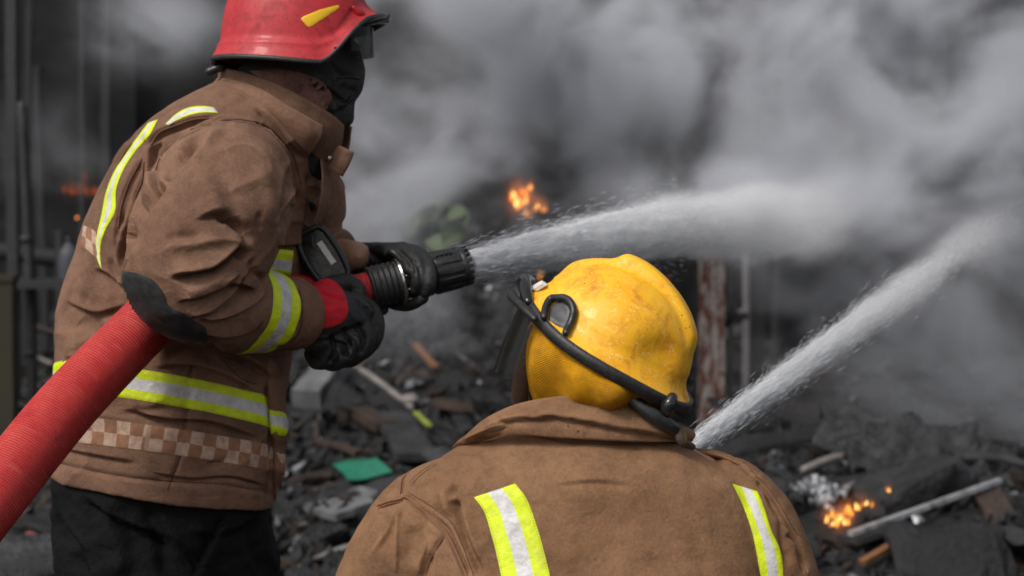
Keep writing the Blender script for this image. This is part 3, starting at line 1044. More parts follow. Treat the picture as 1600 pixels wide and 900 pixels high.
# ---- collar: a standing inner collar and a folded outer one, open at the front
def collar(name, bot, top, mid_d, parent, mat, thick=.004, n=60, m=10, belly=.006, far_dx=12, noise_amp=.004):
    """bot, top: (px, py, depth) from the nape round the near side to the front edge; the far side mirrors it"""
    def full(c):
        near = catmull([P3(p) for p in c], n)
        far = catmull([P(p[0] + far_dx * min(1, k / 2), p[1] + 3, 2 * mid_d - p[2]) for k, p in enumerate(c)], n)
        return np.vstack([far[::-1][:-1], near])
    A, B = full(bot), full(top)
    ctr = (A.mean(0) + B.mean(0)) / 2
    t = np.linspace(0, 1, m)
    G = A[:, None] * (1 - t)[None, :, None] + B[:, None] * t[None, :, None]
    out = G - ctr
    ax = unit(B.mean(0) - A.mean(0))
    out = out - (out @ ax)[..., None] * ax
    out /= np.linalg.norm(out, axis=2)[..., None]
    G = G + out * (belly * np.sin(t * math.pi))[None, :, None]
    nz = np.array([[mnoise.noise(Vector(p * 18)) for p in row] for row in G])
    G = G + out * (nz * noise_amp)[..., None]
    seam = np.exp(-((t - 0.86) / 0.05) ** 2) * 0.0012
    Go = G + out * (thick / 2 - seam[None, :])[..., None] if False else G + out * (thick / 2) - out * seam[None, :, None]
    Gi = G - out * (thick / 2)
    full_g = np.concatenate([Go, Gi[:, ::-1]], 1)
    g = Geo().grid(full_g, closed_v=True)
    k = full_g.shape[1]
    last = (full_g.shape[0] - 1) * k
    g.f += [tuple(range(k)), tuple(range(last, last + k))[::-1]]; g.m += [0, 0]
    return build(name, g, mat, parent)

collar('inner_collar', [(352, 150, 3.03), (390, 160, 2.955), (430, 188, 2.935), (470, 222, 2.945), (500, 250, 2.975), (518, 262, 3.0)],
       [(342, 110, 3.03), (372, 111, 2.965), (425, 128, 2.93), (475, 153, 2.935), (515, 178, 2.96), (537, 196, 2.99)], 3.04, coat1, M['cloth_a'], n=60, m=12)
collar('outer_collar', [(343, 152, 3.03), (380, 172, 2.94), (415, 186, 2.915), (445, 206, 2.915), (468, 228, 2.925), (482, 244, 2.945)],
       [(340, 122, 3.03), (368, 124, 2.955), (410, 140, 2.918), (448, 164, 2.912), (480, 182, 2.92), (504, 196, 2.94)], 3.04, coat1, M['cloth_a'], n=60, m=12, belly=.012)
# collar tab hanging open at the throat
g = Geo()
t1 = np.array([P(506, 262, 2.99), P(518, 240, 2.985), P(528, 226, 2.985)])
t2 = np.array([P(535, 276, 2.975), P(545, 258, 2.97), P(553, 238, 2.97)])
A = catmull(t1, 10); B = catmull(t2, 10); w = np.linspace(0, 1, 8)
Gt = A[:, None] * (1 - w)[None, :, None] + B[:, None] * w[None, :, None] - _F * (0.010 * np.sin(w * math.pi))[None, :, None]
g.grid(np.concatenate([Gt, (Gt + _F * 0.007)[:, ::-1]], 1), closed_v=True)
k = 16; g.f += [tuple(range(k)), tuple(range(9 * k, 10 * k))[::-1]]; g.m += [0, 0]
build('collar_tab', g, M['cloth_a'], coat1)
# open front edge of the coat below the throat
g = Geo()
A = catmull([P(500, 246, 2.97), P(503, 285, 2.955), P(498, 320, 2.95), P(490, 346, 2.96)], 20)
B = catmull([P(518, 262, 3.0), P(516, 295, 3.0), P(514, 322, 3.0), P(500, 348, 3.0)], 20)
w = np.linspace(0, 1, 6)
Gt = A[:, None] * (1 - w)[None, :, None] + B[:, None] * w[None, :, None] - _F * (0.006 * np.sin(w * math.pi))[None, :, None]
g.grid(np.concatenate([Gt, (Gt + _F * 0.012)[:, ::-1]], 1), closed_v=True)
build('front_facing', g, M['cloth_a'], coat1)
g = Geo().ell(P(515, 247, 2.975), .005 * _R, .003 * _F, .005 * _U, 12, 8)
build('press_stud', g, M['steel'], coat1)

# ---- dark hood over the head, neck cloth, straps
g = Geo()
g.ell(P(456, 64, 3.02), m_of(76, 3) * _R, m_of(72, 3) * _F, m_of(78, 3) * _U)
limb(g, [(455, 90, 3.02, 66), (505, 112, 3.02, 58), (535, 128, 3.02, 36)])
limb(g, [(540, 84, 3.02, 26), (555, 110, 3.02, 18), (560, 130, 3.02, 12)])
limb(g, [(500, 120, 3.02, 48), (530, 160, 3.02, 26), (539, 182, 3.02, 15)])
g.ell(P(560, 122, 3.02), m_of(13, 3) * _R, m_of(15, 3) * _F, m_of(17, 3) * _U)
g.ell(P(546, 156, 3.02), m_of(10, 3) * _R, m_of(22, 3) * _F, m_of(9, 3) * _U)
limb(g, [(440, 110, 3.02, 62), (420, 160, 3.02, 66), (400, 200, 3.02, 70)])
limb(g, [(480, 130, 3.02, 48), (490, 190, 3.02, 42), (480, 235, 3.02, 50)])
v, f = g.arrays()
V, F = remesh(v, f, 0.004, 6)
N = vnormals(V, F)
V = cloth_noise(V, N, 0.003, 20, 9.0)
N = vnormals(V, F); msk = ((V - CAM) * N).sum(1) < 0
V = carve(V, N, msk, [('g', [(515, 90), (530, 115), (560, 120)], 4, 5), ('s', [(470, 125), (515, 140), (545, 165)], 5, 6), ('s', [(500, 180), (530, 170), (548, 150)], 4, 5),
                      ('g', [(530, 132), (545, 140), (560, 142)], 3, 3), ('s', [(480, 110), (510, 160), (530, 190)], 4, 7)])
hood = put('hood', new_mesh('hood', V, F.tolist(), M['hood']), ff1)
bvh_hood = bvh_of(V, F)
pv, pf = lay_patch(bvh_hood, [(392, 112), (440, 108), (480, 116), (505, 130), (517, 150), (512, 168), (498, 178), (470, 165), (430, 140)], 5, .010)
pv = cloth_noise(pv, np.tile(-_F, (len(pv), 1)), 0.0018, 30, 3, (1, 1, 2.5))
put('neck_cloth', new_mesh('neck_cloth', pv, pf, M['scarf']), ff1)
for pts in ([(528, 122), (545, 120), (560, 123)], [(530, 165), (540, 160), (549, 152)], [(500, 150), (505, 143), (508, 138)]):
    q = []
    for x, y in catmull(np.array(pts, float), 8):
        h = cast(bvh_hood, x, y)
        if h[0] is not None: q.append(np.array(h[0]) + np.array(h[1]) * .002)
    if len(q) > 3:
        build('strap', Geo().tube(q, [.0022] * len(q), 12, 8), M['rubber'], hood)

# ---- red helmet
def rimz1(t):
    c = math.cos(t)
    return 0.100 * smooth01((c - 0.22) / 0.75) + 0.006 * max(0, -c)

def red_extra(G):
    # raised side panel line sweeping up to the brow
    for i in range(G.shape[0]):
        for k in range(G.shape[1]):
            x, y, z = G[i, k]
            zl = 0.035 + 0.075 * smooth01((x - 0.02) / 0.13)
            if abs(y) > 0.02:
                e = 0.006 * (1 - smooth01((z - zl) / 0.012 + 0.5)) * smooth01((z - zl + 0.05) / 0.03)
                n = unit(np.array([x * 0.8, y, 0.0]))
                G[i, k] += n * e
    # shallow keel along the top
    G[..., 2] += 0.010 * np.exp(-(G[..., 1] / 0.02) ** 2) * smooth01((G[..., 2] - 0.06) / 0.05)
    return G

H1 = frame_at(P(466, 106, 3.0), _R * 0.985 + _F * 0.17 - _U * 0.045, _U * 1.0 - _F * 0.02)
Gs = helmet_shell(0.136, 0.146, 0.118, 0.182, 0.147, 0.128, 0.157, rimz1, lip=0.030, expo=3.0, extra=red_extra, nu=128, ns=64)
hel1 = shell_object('helmet', Gs, H1, M['red_shell'], ff1)
# rubber trim round the rim
rim = to_world(Gs[-1], H1)
rimn = np.vstack([rim, rim[:1]])
g = Geo()
rl = Gs[-1]
prof = np.array([(0.0015, 0.002), (0.002, -0.004), (0.0, -0.007), (-0.005, -0.006), (-0.006, 0.002)])
Gr = np.zeros((len(rl), 5, 3))
for k in range(len(rl)):
    o = unit(np.array([rl[k, 0], rl[k, 1], 0]))
    for j, (a, b) in enumerate(prof): Gr[k, j] = rl[k] + o * a + np.array([0, 0, b])
g.grid(to_world(Gr, H1), closed_u=True, closed_v=True)
build('rim_trim', g, M['rubber'], hel1)
Hv, Hf = Geo().grid(to_world(Gs, H1), closed_v=True).arrays()
bvh1h = bvh_of(Hv, Hf)
pv, pf = lay_patch(bvh1h, [(470, 30), (473, 26), (500, 15), (527, 8), (530, 9), (530, 12), (510, 26), (488, 40), (484, 42), (480, 41)], 3, .0012, curved=False)
put('decal', new_mesh('decal', pv, pf, M['decal_yellow'], smooth=True), hel1)
for (x, y, r) in ((484, 96, .004), (524, 75, .003)):
    h = cast(bvh1h, x, y)
    if h[0] is not None:
        c = np.array(h[0]); nn = np.array(h[1])
        build('rivet', Geo().ell(c, r * unit(np.cross(nn, _U)), r * _U, nn * .002, 12, 8), M['black_plastic'], hel1)
# knob under the back rim
g = Geo().tube([P(346, 104, 3.0), P(336, 108, 3.0), P(328, 112, 3.0)], [.010, .008, .009], 8, 12)
build('fit_knob', g, M['black_plastic'], hel1)
# raised flute on the brow and black visor carrier
g = Geo().tube([P(553, 12, 2.935), P(562, 22, 2.945), P(573, 32, 2.96)], [.004, .009, .005], 10, 14)
build('brow_flute', g, M['red_shell'], hel1)
g = Geo()
_ph = np.linspace(-.75, .75, 11)
g.tube(to_world(np.stack([0.160 * np.cos(_ph) - .003, 0.112 * np.sin(_ph), 0.103 - .022 * (_ph / .75) ** 2], 1), H1), [.007, .009, .010, .0105, .011, .011, .011, .0105, .010, .009, .007], 30, 16)
build('visor_carrier', g, M['gloss_black'], hel1)
th = np.linspace(-0.85, 0.85, 40); zz = np.linspace(0.082, 0.030, 14)
Gv = np.array([[[0.140 * math.cos(t) + 0.0, 0.100 * math.sin(t), z - 0.02 * (abs(t) / 1.15) ** 2 * 0] for z in zz] for t in th])
Gv[..., 0] += -0.006 * ((zz - 0.028) / 0.09)[None, :]
build('visor', Geo().grid(to_world(Gv, H1)), M['visor'], hel1)


# ================================================================== gloves
def glove(name, tubes, parent, vox=.0026, palm=None, strokes=(), label=None):
    """palm and five separate fingers fused into one glove; tubes: lists of (px, py, depth, radius px)"""
    g = Geo()
    for t in tubes:
        limb(g, t, 22, 20)
    if palm:
        for c, ax, ay, az in palm: g.ell(c, ax, ay, az)
    v, f = g.arrays()
    V, F = remesh(v, f, vox, 3)
    N = vnormals(V, F)
    V = cloth_noise(V, N, .0014, 38, 3.3)
    N = vnormals(V, F)
    msk = ((V - CAM) * N).sum(1) < 0
    V = carve(V, N, msk, strokes)
    return put(name, new_mesh(name, V, F.tolist(), M['glove']), parent), bvh_of(V, F)

D0 = 2.97
gl1, bvg = glove('glove', [
    [(470, 492, 2.93, 46), (492, 494, 2.945, 45), (520, 494, 2.96, 44), (548, 495, 2.975, 38)],          # wrist and back of the hand
    [(500, 520, 2.95, 36), (535, 520, 2.965, 34), (566, 506, 2.98, 27)],
    [(552, 472, 2.98, 17), (582, 490, 2.985, 15), (585, 528, 2.98, 14), (562, 552, 2.985, 13), (540, 545, 3.02, 12)],   # index
    [(550, 488, 2.965, 17), (572, 510, 2.965, 16), (566, 545, 2.962, 15), (542, 562, 2.975, 14), (520, 548, 3.01, 12)],  # middle
    [(536, 500, 2.95, 17), (552, 528, 2.95, 16), (540, 556, 2.95, 15), (518, 568, 2.965, 13), (502, 552, 3.0, 12)],      # ring
    [(515, 510, 2.945, 16), (524, 540, 2.94, 15), (510, 562, 2.945, 13), (494, 566, 2.965, 12), (486, 552, 2.99, 11)],   # little
    [(498, 462, 2.965, 20), (522, 446, 2.985, 17), (545, 442, 3.0, 14), (560, 452, 3.0, 12), (563, 465, 2.995, 10)],     # thumb over the hose
], ff1, strokes=[('s', [(556, 462), (578, 486), (594, 520)], 4, 5), ('s', [(478, 540), (510, 530), (550, 540)], 4, 6), ('g', [(536, 512), (545, 535), (538, 560)], 6, 3.4, .1),
                 ('g', [(516, 522), (522, 545), (514, 570)], 6, 3.4, .1), ('g', [(558, 505), (568, 530), (560, 554)], 6, 3.4, .1), ('s', [(490, 450), (520, 462), (548, 470)], 3, 5),
                 ('g', [(505, 535), (540, 520), (575, 505)], 3, 4), ('r', [(520, 470), (548, 490), (560, 510)], 2, 6)])
pv, pf = lay_patch(bvg, [(476, 446), (490, 437), (512, 435), (530, 446), (541, 466), (543, 490), (534, 504), (512, 512), (488, 517), (477, 515), (480, 480)], 3, .0022)
pv = cloth_noise(pv, np.tile(-_F, (len(pv), 1)), .002, 40, 7, (1, 1, 2))
put('knit_panel', new_mesh('knit_panel', pv, pf, M['red_knit']), gl1)
for pts in ([(527, 542), (531, 552), (533, 562)], [(540, 532), (546, 542), (548, 553)], [(553, 525), (560, 534), (561, 546)]):
    G = lay_strip(bvg, [(x - 2.5, y) for x, y in pts], [(x + 2.5, y + 1) for x, y in pts], 10, 4, .0016)
    build('knuckle_strip', Geo().grid(G), M['knuckle'], gl1, normals=False)
# far glove, wrapped over the nozzle
gl2, bvg2 = glove('glove', [
    [(520, 402, 3.2, 30), (550, 402, 3.18, 24), (585, 400, 3.16, 22), (622, 398, 3.14, 19)],
    [(575, 410, 3.17, 22), (625, 412, 3.15, 20)],
    [(628, 394, 3.13, 14), (650, 396, 3.085, 13), (667, 414, 3.035, 12.5), (671, 440, 3.015, 11.5), (665, 457, 3.02, 9)],
    [(616, 392, 3.12, 14), (634, 392, 3.08, 13), (650, 408, 3.035, 12.5), (654, 434, 3.012, 11.5), (650, 452, 3.02, 9)],
    [(604, 391, 3.13, 13), (622, 391, 3.09, 12), (634, 402, 3.055, 11.5), (640, 420, 3.025, 10)],
    [(590, 392, 3.14, 12), (602, 390, 3.10, 11), (612, 396, 3.075, 10)],
    [(600, 430, 3.16, 16), (606, 462, 3.12, 14), (624, 474, 3.09, 12.5), (645, 473, 3.07, 11.5), (662, 467, 3.055, 8.5)],
    [(565, 425, 3.18, 16), (580, 462, 3.13, 14), (590, 480, 3.10, 12), (598, 484, 3.08, 10)],
], ff1, strokes=[('g', [(638, 400), (655, 420), (660, 450)], 3, 3), ('g', [(570, 390), (590, 405), (600, 420)], 3, 5), ('s', [(620, 385), (640, 405), (650, 430)], 3, 4)])
pv, pf = lay_patch(bvg2, [(536, 382), (548, 384), (560, 392), (548, 396), (536, 393)], 3, .003)
put('knit_panel', new_mesh('knit_panel', pv, pf, M['red_knit']), gl2)

# ================================================================== hose and nozzle
hose = put('fire_hose', None, label='thick red ribbed fire hose running under the arm to a black nozzle', cat='fire hose', loc=P(-60, 900, 2.45).tolist())
hl = Vector(hose.location)


def local(o):
    """child built in world coordinates under an offset parent"""
    o.matrix_parent_inverse = Matrix.Translation(-hl)
    return o


hp = [(-420, 1420, 2.2, 58), (-250, 1130, 2.3, 58), (-75, 862, 2.50, 53), (0, 764, 2.58, 51), (100, 640, 2.68, 48.5), (190, 545, 2.76, 46), (250, 490, 2.84, 44), (320, 455, 2.92, 39),
      (400, 450, 2.98, 30), (480, 455, 3.02, 25), (545, 455, 3.045, 25), (584, 448, 3.055, 25)]
n, sg = 420, 40
c = catmull([P3(p) for p in hp], n)
r = catmull(np.array([[m_of(p[3], p[2]), 0, 0] for p in hp]), n)[:, 0]
sarc = np.r_[0, np.cumsum(np.linalg.norm(np.diff(c, axis=0), axis=1))]
tg = np.gradient(c, axis=0); tg /= np.linalg.norm(tg, axis=1)[:, None]
th = np.arange(sg) / sg * 2 * math.pi
x = unit(np.cross(tg[0], _U)); G = np.zeros((n, sg, 3))
for i in range(n):
    x = unit(x - tg[i] * (x @ tg[i])); y = np.cross(tg[i], x)
    wob = 1 + 0.012 * mnoise.noise(Vector((sarc[i] * 9, 0, 1)))
    G[i] = c[i] + r[i] * wob * (np.cos(th)[:, None] * x + np.sin(th)[:, None] * y)
g = Geo().ringtube(G)
v, f = g.arrays(); me = new_mesh('hose_jacket', v, f, M['hose'])
uv = np.zeros((len(v), 2)); uv[:n * sg, 0] = np.repeat(sarc, sg); uv[:n * sg, 1] = np.tile(np.arange(sg) / sg * 0.3, n); set_uv(me, uv)
fix_normals(me); local(put('hose_jacket', me, hose))

nozzle = put('nozzle', None, hose); local(nozzle)
NA, NB = P(572, 451, 3.05), P(727, 415.5, 3.11)
na = unit(NB - NA); nl = np.linalg.norm(NB - NA)
nx = unit(np.cross(na, _U)); ny = np.cross(nx, na)


def lathe(prof, seg=48, flute=None):
    G = []
    for s, rr in prof:
        th = np.arange(seg) / seg * 2 * math.pi
        k = np.ones(seg) if flute is None else flute(s, th)
        G.append(NA + na * s + rr * (np.cos(th) * k)[:, None] * nx + rr * (np.sin(th) * k)[:, None] * ny)
    return Geo().ringtube(np.array(G))


def px(k): return k * 3.06 / FPX
sx_ = lambda q: (q - 572) / (727 - 572) * nl
prof = []
for q in np.linspace(576, 624, 49):
    prof.append((sx_(q), px(32.5 + 1.2 * math.sin((q - 576) * 2 * math.pi / 8.5))))
build('coupling_sleeve', lathe([(sx_(575), px(20))] + prof + [(sx_(625), px(25))]), M['rubber'], nozzle, sharp=50)
build('clamp_ring', lathe([(sx_(620), px(30)), (sx_(620.5), px(37)), (sx_(623), px(38)), (sx_(625.5), px(37)), (sx_(626), px(30))], 56), M['steel'], nozzle, sharp=40)
for k in range(10):
    a = k / 10 * 2 * math.pi + .2
    cc = NA + na * sx_(629) + px(34.5) * (math.cos(a) * nx + math.sin(a) * ny)
    build('bolt', Geo().tube([cc - na * .003, cc + na * .004], [.0028, .0028], 4, 8, round_ends=False), M['steel'], nozzle)
build('valve_body', lathe([(sx_(624), px(24)), (sx_(626), px(33)), (sx_(640), px(33)), (sx_(645), px(29)), (sx_(652), px(28)), (sx_(660), px(29))]), M['black_plastic'], nozzle, sharp=40)
fl = lambda s, th: 1 - 0.055 * (np.abs(((th * 12 / (2 * math.pi)) % 1) - .5) < .16) * (sx_(676) < s < sx_(716))
build('bumper_barrel', lathe([(sx_(652), px(26)), (sx_(654), px(33)), (sx_(660), px(34.5)), (sx_(668), px(34)), (sx_(670), px(32)), (sx_(673), px(32)), (sx_(675), px(34)), (sx_(677.5), px(34.5)),
                        (sx_(695), px(34)), (sx_(713), px(33)), (sx_(715.5), px(33)), (sx_(718), px(31.5)), (sx_(720), px(32.5)), (sx_(724), px(32)), (sx_(726), px(29)), (sx_(722), px(24)), (sx_(712), px(20))], 96, fl),
      M['black_plastic'], nozzle, sharp=35)
for k in range(18):
    a = k / 18 * 2 * math.pi
    o = math.cos(a) * nx + math.sin(a) * ny; tt = -math.sin(a) * nx + math.cos(a) * ny
    cc = NA + na * sx_(728) + px(29) * o
    build('bumper_tooth', Geo().box(cc, na * px(4), o * px(3), tt * px(2.6), bev=.3), M['rubber'], nozzle, smooth=False)
# raised maker's plate with three embossed strokes is too worn to read: a plain raised pad with bars
h0 = NA + na * sx_(696)
vis = unit(-_F - na * (-_F @ na)); a0 = unit(vis * 0.55 + _U * 0.83 - na * ((vis * 0.55 + _U * 0.83) @ na)); tt = np.cross(na, a0)
pad = Geo()
for k, q in enumerate((682, 689, 696, 703)):
    cc = NA + na * sx_(q) + a0 * px(33.6)
    pad.box(cc, na * px(2.2), a0 * px(1.6), tt * px(5.5), bev=.25)
o = build('embossed_bar', pad, M['black_plastic'], nozzle, smooth=False); o['kind'] = 'stuff'
for o in nozzle.children: pass
# bail handle arm on the far side of the valve
build('bail_handle', Geo().tube([NA + na * sx_(640) + nx * px(30), NA + na * sx_(622) + ny * px(44) + nx * px(18), NA + na * sx_(614) + ny * px(46), NA + na * sx_(622) + ny * px(44) - nx * px(18), NA + na * sx_(640) - nx * px(30)], [.006] * 5, 30, 12), M['black_plastic'], nozzle)

# ================================================================== black device clipped to the chest
dv = put('chest_camera', None, label='black thermal camera with white label strip hanging at the red-helmeted firefighter\'s chest', cat='camera', loc=P(508, 402, 3.02).tolist())
def dloc(o):
    o.matrix_parent_inverse = Matrix.Translation(-Vector(dv.location)); return o
C0 = P(507, 402, 3.03)
ax = unit(P(540, 432, 3.03) - P(490, 358, 3.03))           # long side
ay = unit(np.cross(ax, -_F)); az = np.cross(ax, ay)
if az @ _F > 0: az = -az
g = Geo().box(C0, ax * m_of(46, 3.03), ay * m_of(24, 3.03), az * .028, bev=.3)
dloc(build('casing', g, M['gloss_black'], dv, smooth=False))
g = Geo()
q = [C0 + ax * m_of(a, 3.03) + ay * m_of(b, 3.03) + az * .03 for a, b in ((-44, -20), (-46, 12), (-20, 24), (30, 24), (46, 8), (44, -18), (10, -26), (-30, -26), (-44, -20))]
g.tube(q, [.006] * len(q), 60, 10, round_ends=False)
dloc(build('bumper_frame', g, M['black_plastic'], dv))
sgn = 1 if (ay @ _U) < 0 else -1
pc = C0 + ax * m_of(-2, 3.03) - ay * sgn * m_of(9, 3.03) + az * .0305
dloc(build('label_strip', Geo().box(pc, ax * m_of(20, 3.03), ay * m_of(4.5, 3.03), az * .0012), M['white_label'], dv, smooth=False))
pc = C0 + ax * m_of(0, 3.03) + ay * sgn * m_of(9, 3.03) + az * .030
dloc(build('screen', Geo().box(pc, ax * m_of(30, 3.03), ay * m_of(9, 3.03), az * .001), M['gloss_black'], dv, smooth=False))
g = Geo().tube([P(494, 362, 3.03), P(488, 352, 3.03), P(486, 335, 3.02), P(488, 318, 3.0)], [.006, .006, .006, .005], 14, 10)
dloc(build('strap', g, M['black_plastic'], dv))


# ================================================================== firefighter at the front (yellow helmet), seen from behind, crouching
DB = 2.30
g = Geo()
limb(g, [(915, 1330, 2.26, 130), (920, 1150, 2.29, 130), (925, 950, 2.33, 130), (925, 800, 2.35, 110), (925, 720, 2.37, 75), (935, 650, 2.36, 62), (945, 600, 2.36, 62)])
limb(g, [(780, 760, 2.33, 65), (660, 850, 2.33, 62), (600, 1000, 2.36, 58), (640, 1060, 2.5, 50), (800, 1010, 2.75, 38), (900, 960, 2.9, 36)])
limb(g, [(1070, 760, 2.33, 65), (1170, 850, 2.34, 62), (1215, 980, 2.38, 58), (1180, 1030, 2.55, 50), (1110, 940, 2.75, 38), (1060, 850, 2.9, 36)])
g.ell(P(945, 540, 2.35), m_of(100, DB) * _R, m_of(95, DB) * _F, m_of(115, DB) * _U)
g.ell(P(880, 590, 2.36), m_of(62, DB) * _R, m_of(62, DB) * _F, m_of(55, DB) * _U)
hipz = lambda x, y, z: np.array([x, y, z])
g.tube([hipz(.03, 2.22, .42), hipz(-.02, 2.50, .50), hipz(-.04, 2.62, .46), hipz(-.05, 2.42, .12), hipz(-.05, 2.38, .08)], [.11, .09, .07, .05, .04], 24)
g.tube([hipz(.17, 2.22, .42), hipz(.25, 2.48, .30), hipz(.28, 2.60, .13), hipz(.26, 2.35, .09), hipz(.25, 2.18, .08)], [.11, .09, .07, .05, .04], 24)
v, f = g.arrays()
V, F = remesh(v, f, 0.010, 2)
ff2 = put('person', new_mesh('person', V, F.tolist(), M['skin']),
          label='firefighter in yellow helmet with mesh neck curtain, seen from behind in brown coat', cat='person')
g = Geo()
g.tube([hipz(.10, 2.24, .52), hipz(.10, 2.20, .40), hipz(.10, 2.2, .36)], [.20, .20, .17], 14, 32)
g.tube([hipz(.03, 2.22, .42), hipz(-.02, 2.50, .50), hipz(-.04, 2.62, .46), hipz(-.05, 2.46, .20), hipz(-.05, 2.40, .12)], [.13, .115, .095, .085, .08], 30, 28)
g.tube([hipz(.17, 2.22, .42), hipz(.25, 2.48, .30), hipz(.28, 2.60, .13), hipz(.26, 2.35, .10), hipz(.25, 2.2, .095)], [.13, .115, .095, .085, .08], 30, 28)
v, f = g.arrays(); V, F = remesh(v, f, 0.009, 4); V = cloth_noise(V, vnormals(V, F), 0.006, 10, 1)
V[:, 2] = np.maximum(V[:, 2], 0.006)
put('trousers', new_mesh('trousers', V, F.tolist(), M['trouser']), ff2)
for c, dx in (((-.05, 2.40, 0), 1), ((.25, 2.14, 0), -1)):
    b = np.array(c, float); gg = Geo()
    gg.tube([b + (0, 0, .05), b + (0, .0, .10), b + (0, 0.01, .17)], [0.055, 0.056, 0.06], 8, 18)
    gg.tube([b + (0, -.05, .048), b + (0, .06, .046), b + (0, .17, .045)] if dx > 0 else [b + (0, .04, .06), b + (0, -.05, .055), b + (0, -.1, .05)], [.048, .052, .042], 12, 18)
    v, f = gg.arrays(); V, F = remesh(v, f, 0.008, 2); V[:, 2] = np.maximum(V[:, 2], .004)
    put('boot', new_mesh('boot', V, F.tolist(), M['boot']), ff2)

# ---- coat
g = Geo()
loft_px([(790, 655, 1035, 655, 2.36, .085, 2.0, 0), (770, 672, 1052, 676, 2.36, .10, 2.0, 0), (735, 692, 1078, 692, 2.355, .115, 2.1, 0), (690, 715, 1118, 714, 2.35, .135, 2.2, 0),
         (655, 745, 1158, 742, 2.345, .148, 2.3, 0), (640, 800, 1180, 795, 2.34, .155, 2.4, 0), (645, 870, 1190, 870, 2.33, .165, 2.5, 0), (655, 950, 1190, 950, 2.31, .172, 2.5, 0),
         (668, 1080, 1170, 1080, 2.28, .175, 2.4, 0), (660, 1230, 1170, 1230, 2.25, .18, 2.4, 0), (650, 1330, 1180, 1330, 2.23, .185, 2.4, 0)], 60, 60, g)
limb(g, [(745, 748, 2.335, 46), (705, 778, 2.33, 70), (668, 820, 2.325, 88), (635, 880, 2.325, 97), (605, 960, 2.33, 96), (590, 1030, 2.37, 88), (620, 1075, 2.47, 76), (720, 1050, 2.62, 62), (820, 1010, 2.76, 52)], 50, 40, round_ends=False)
limb(g, [(1105, 742, 2.335, 44), (1138, 772, 2.33, 62), (1160, 815, 2.325, 78), (1176, 870, 2.325, 86), (1196, 940, 2.34, 88), (1200, 1000, 2.40, 84), (1175, 1010, 2.54, 72), (1130, 950, 2.7, 60), (1090, 890, 2.8, 50)], 50, 40, round_ends=False)
v, f = g.arrays()
V, F = remesh(v, f, 0.0032, 6)
N = vnormals(V, F)
V = cloth_noise(V, N, 0.004, 6, 5.3)
V = cloth_noise(V, vnormals(V, F), 0.0013, 20, 7.2)
V = crumple(V, vnormals(V, F), 0.0034, 8, 6.1, (1, 1, .7))
N = vnormals(V, F)
bv = bvh_of(V, F)
msk = seen_mask(V, F, N, bv)
ZL = lambda *p: [(520 + x / 4.09, 680 + y / 4.09) for x, y in p]
ZR = lambda *p: [(1040 + x / 3.46, 640 + y / 3.46) for x, y in p]
ZC = lambda *p: [(700 + x / 5.33, 600 + y / 5.33) for x, y in p]
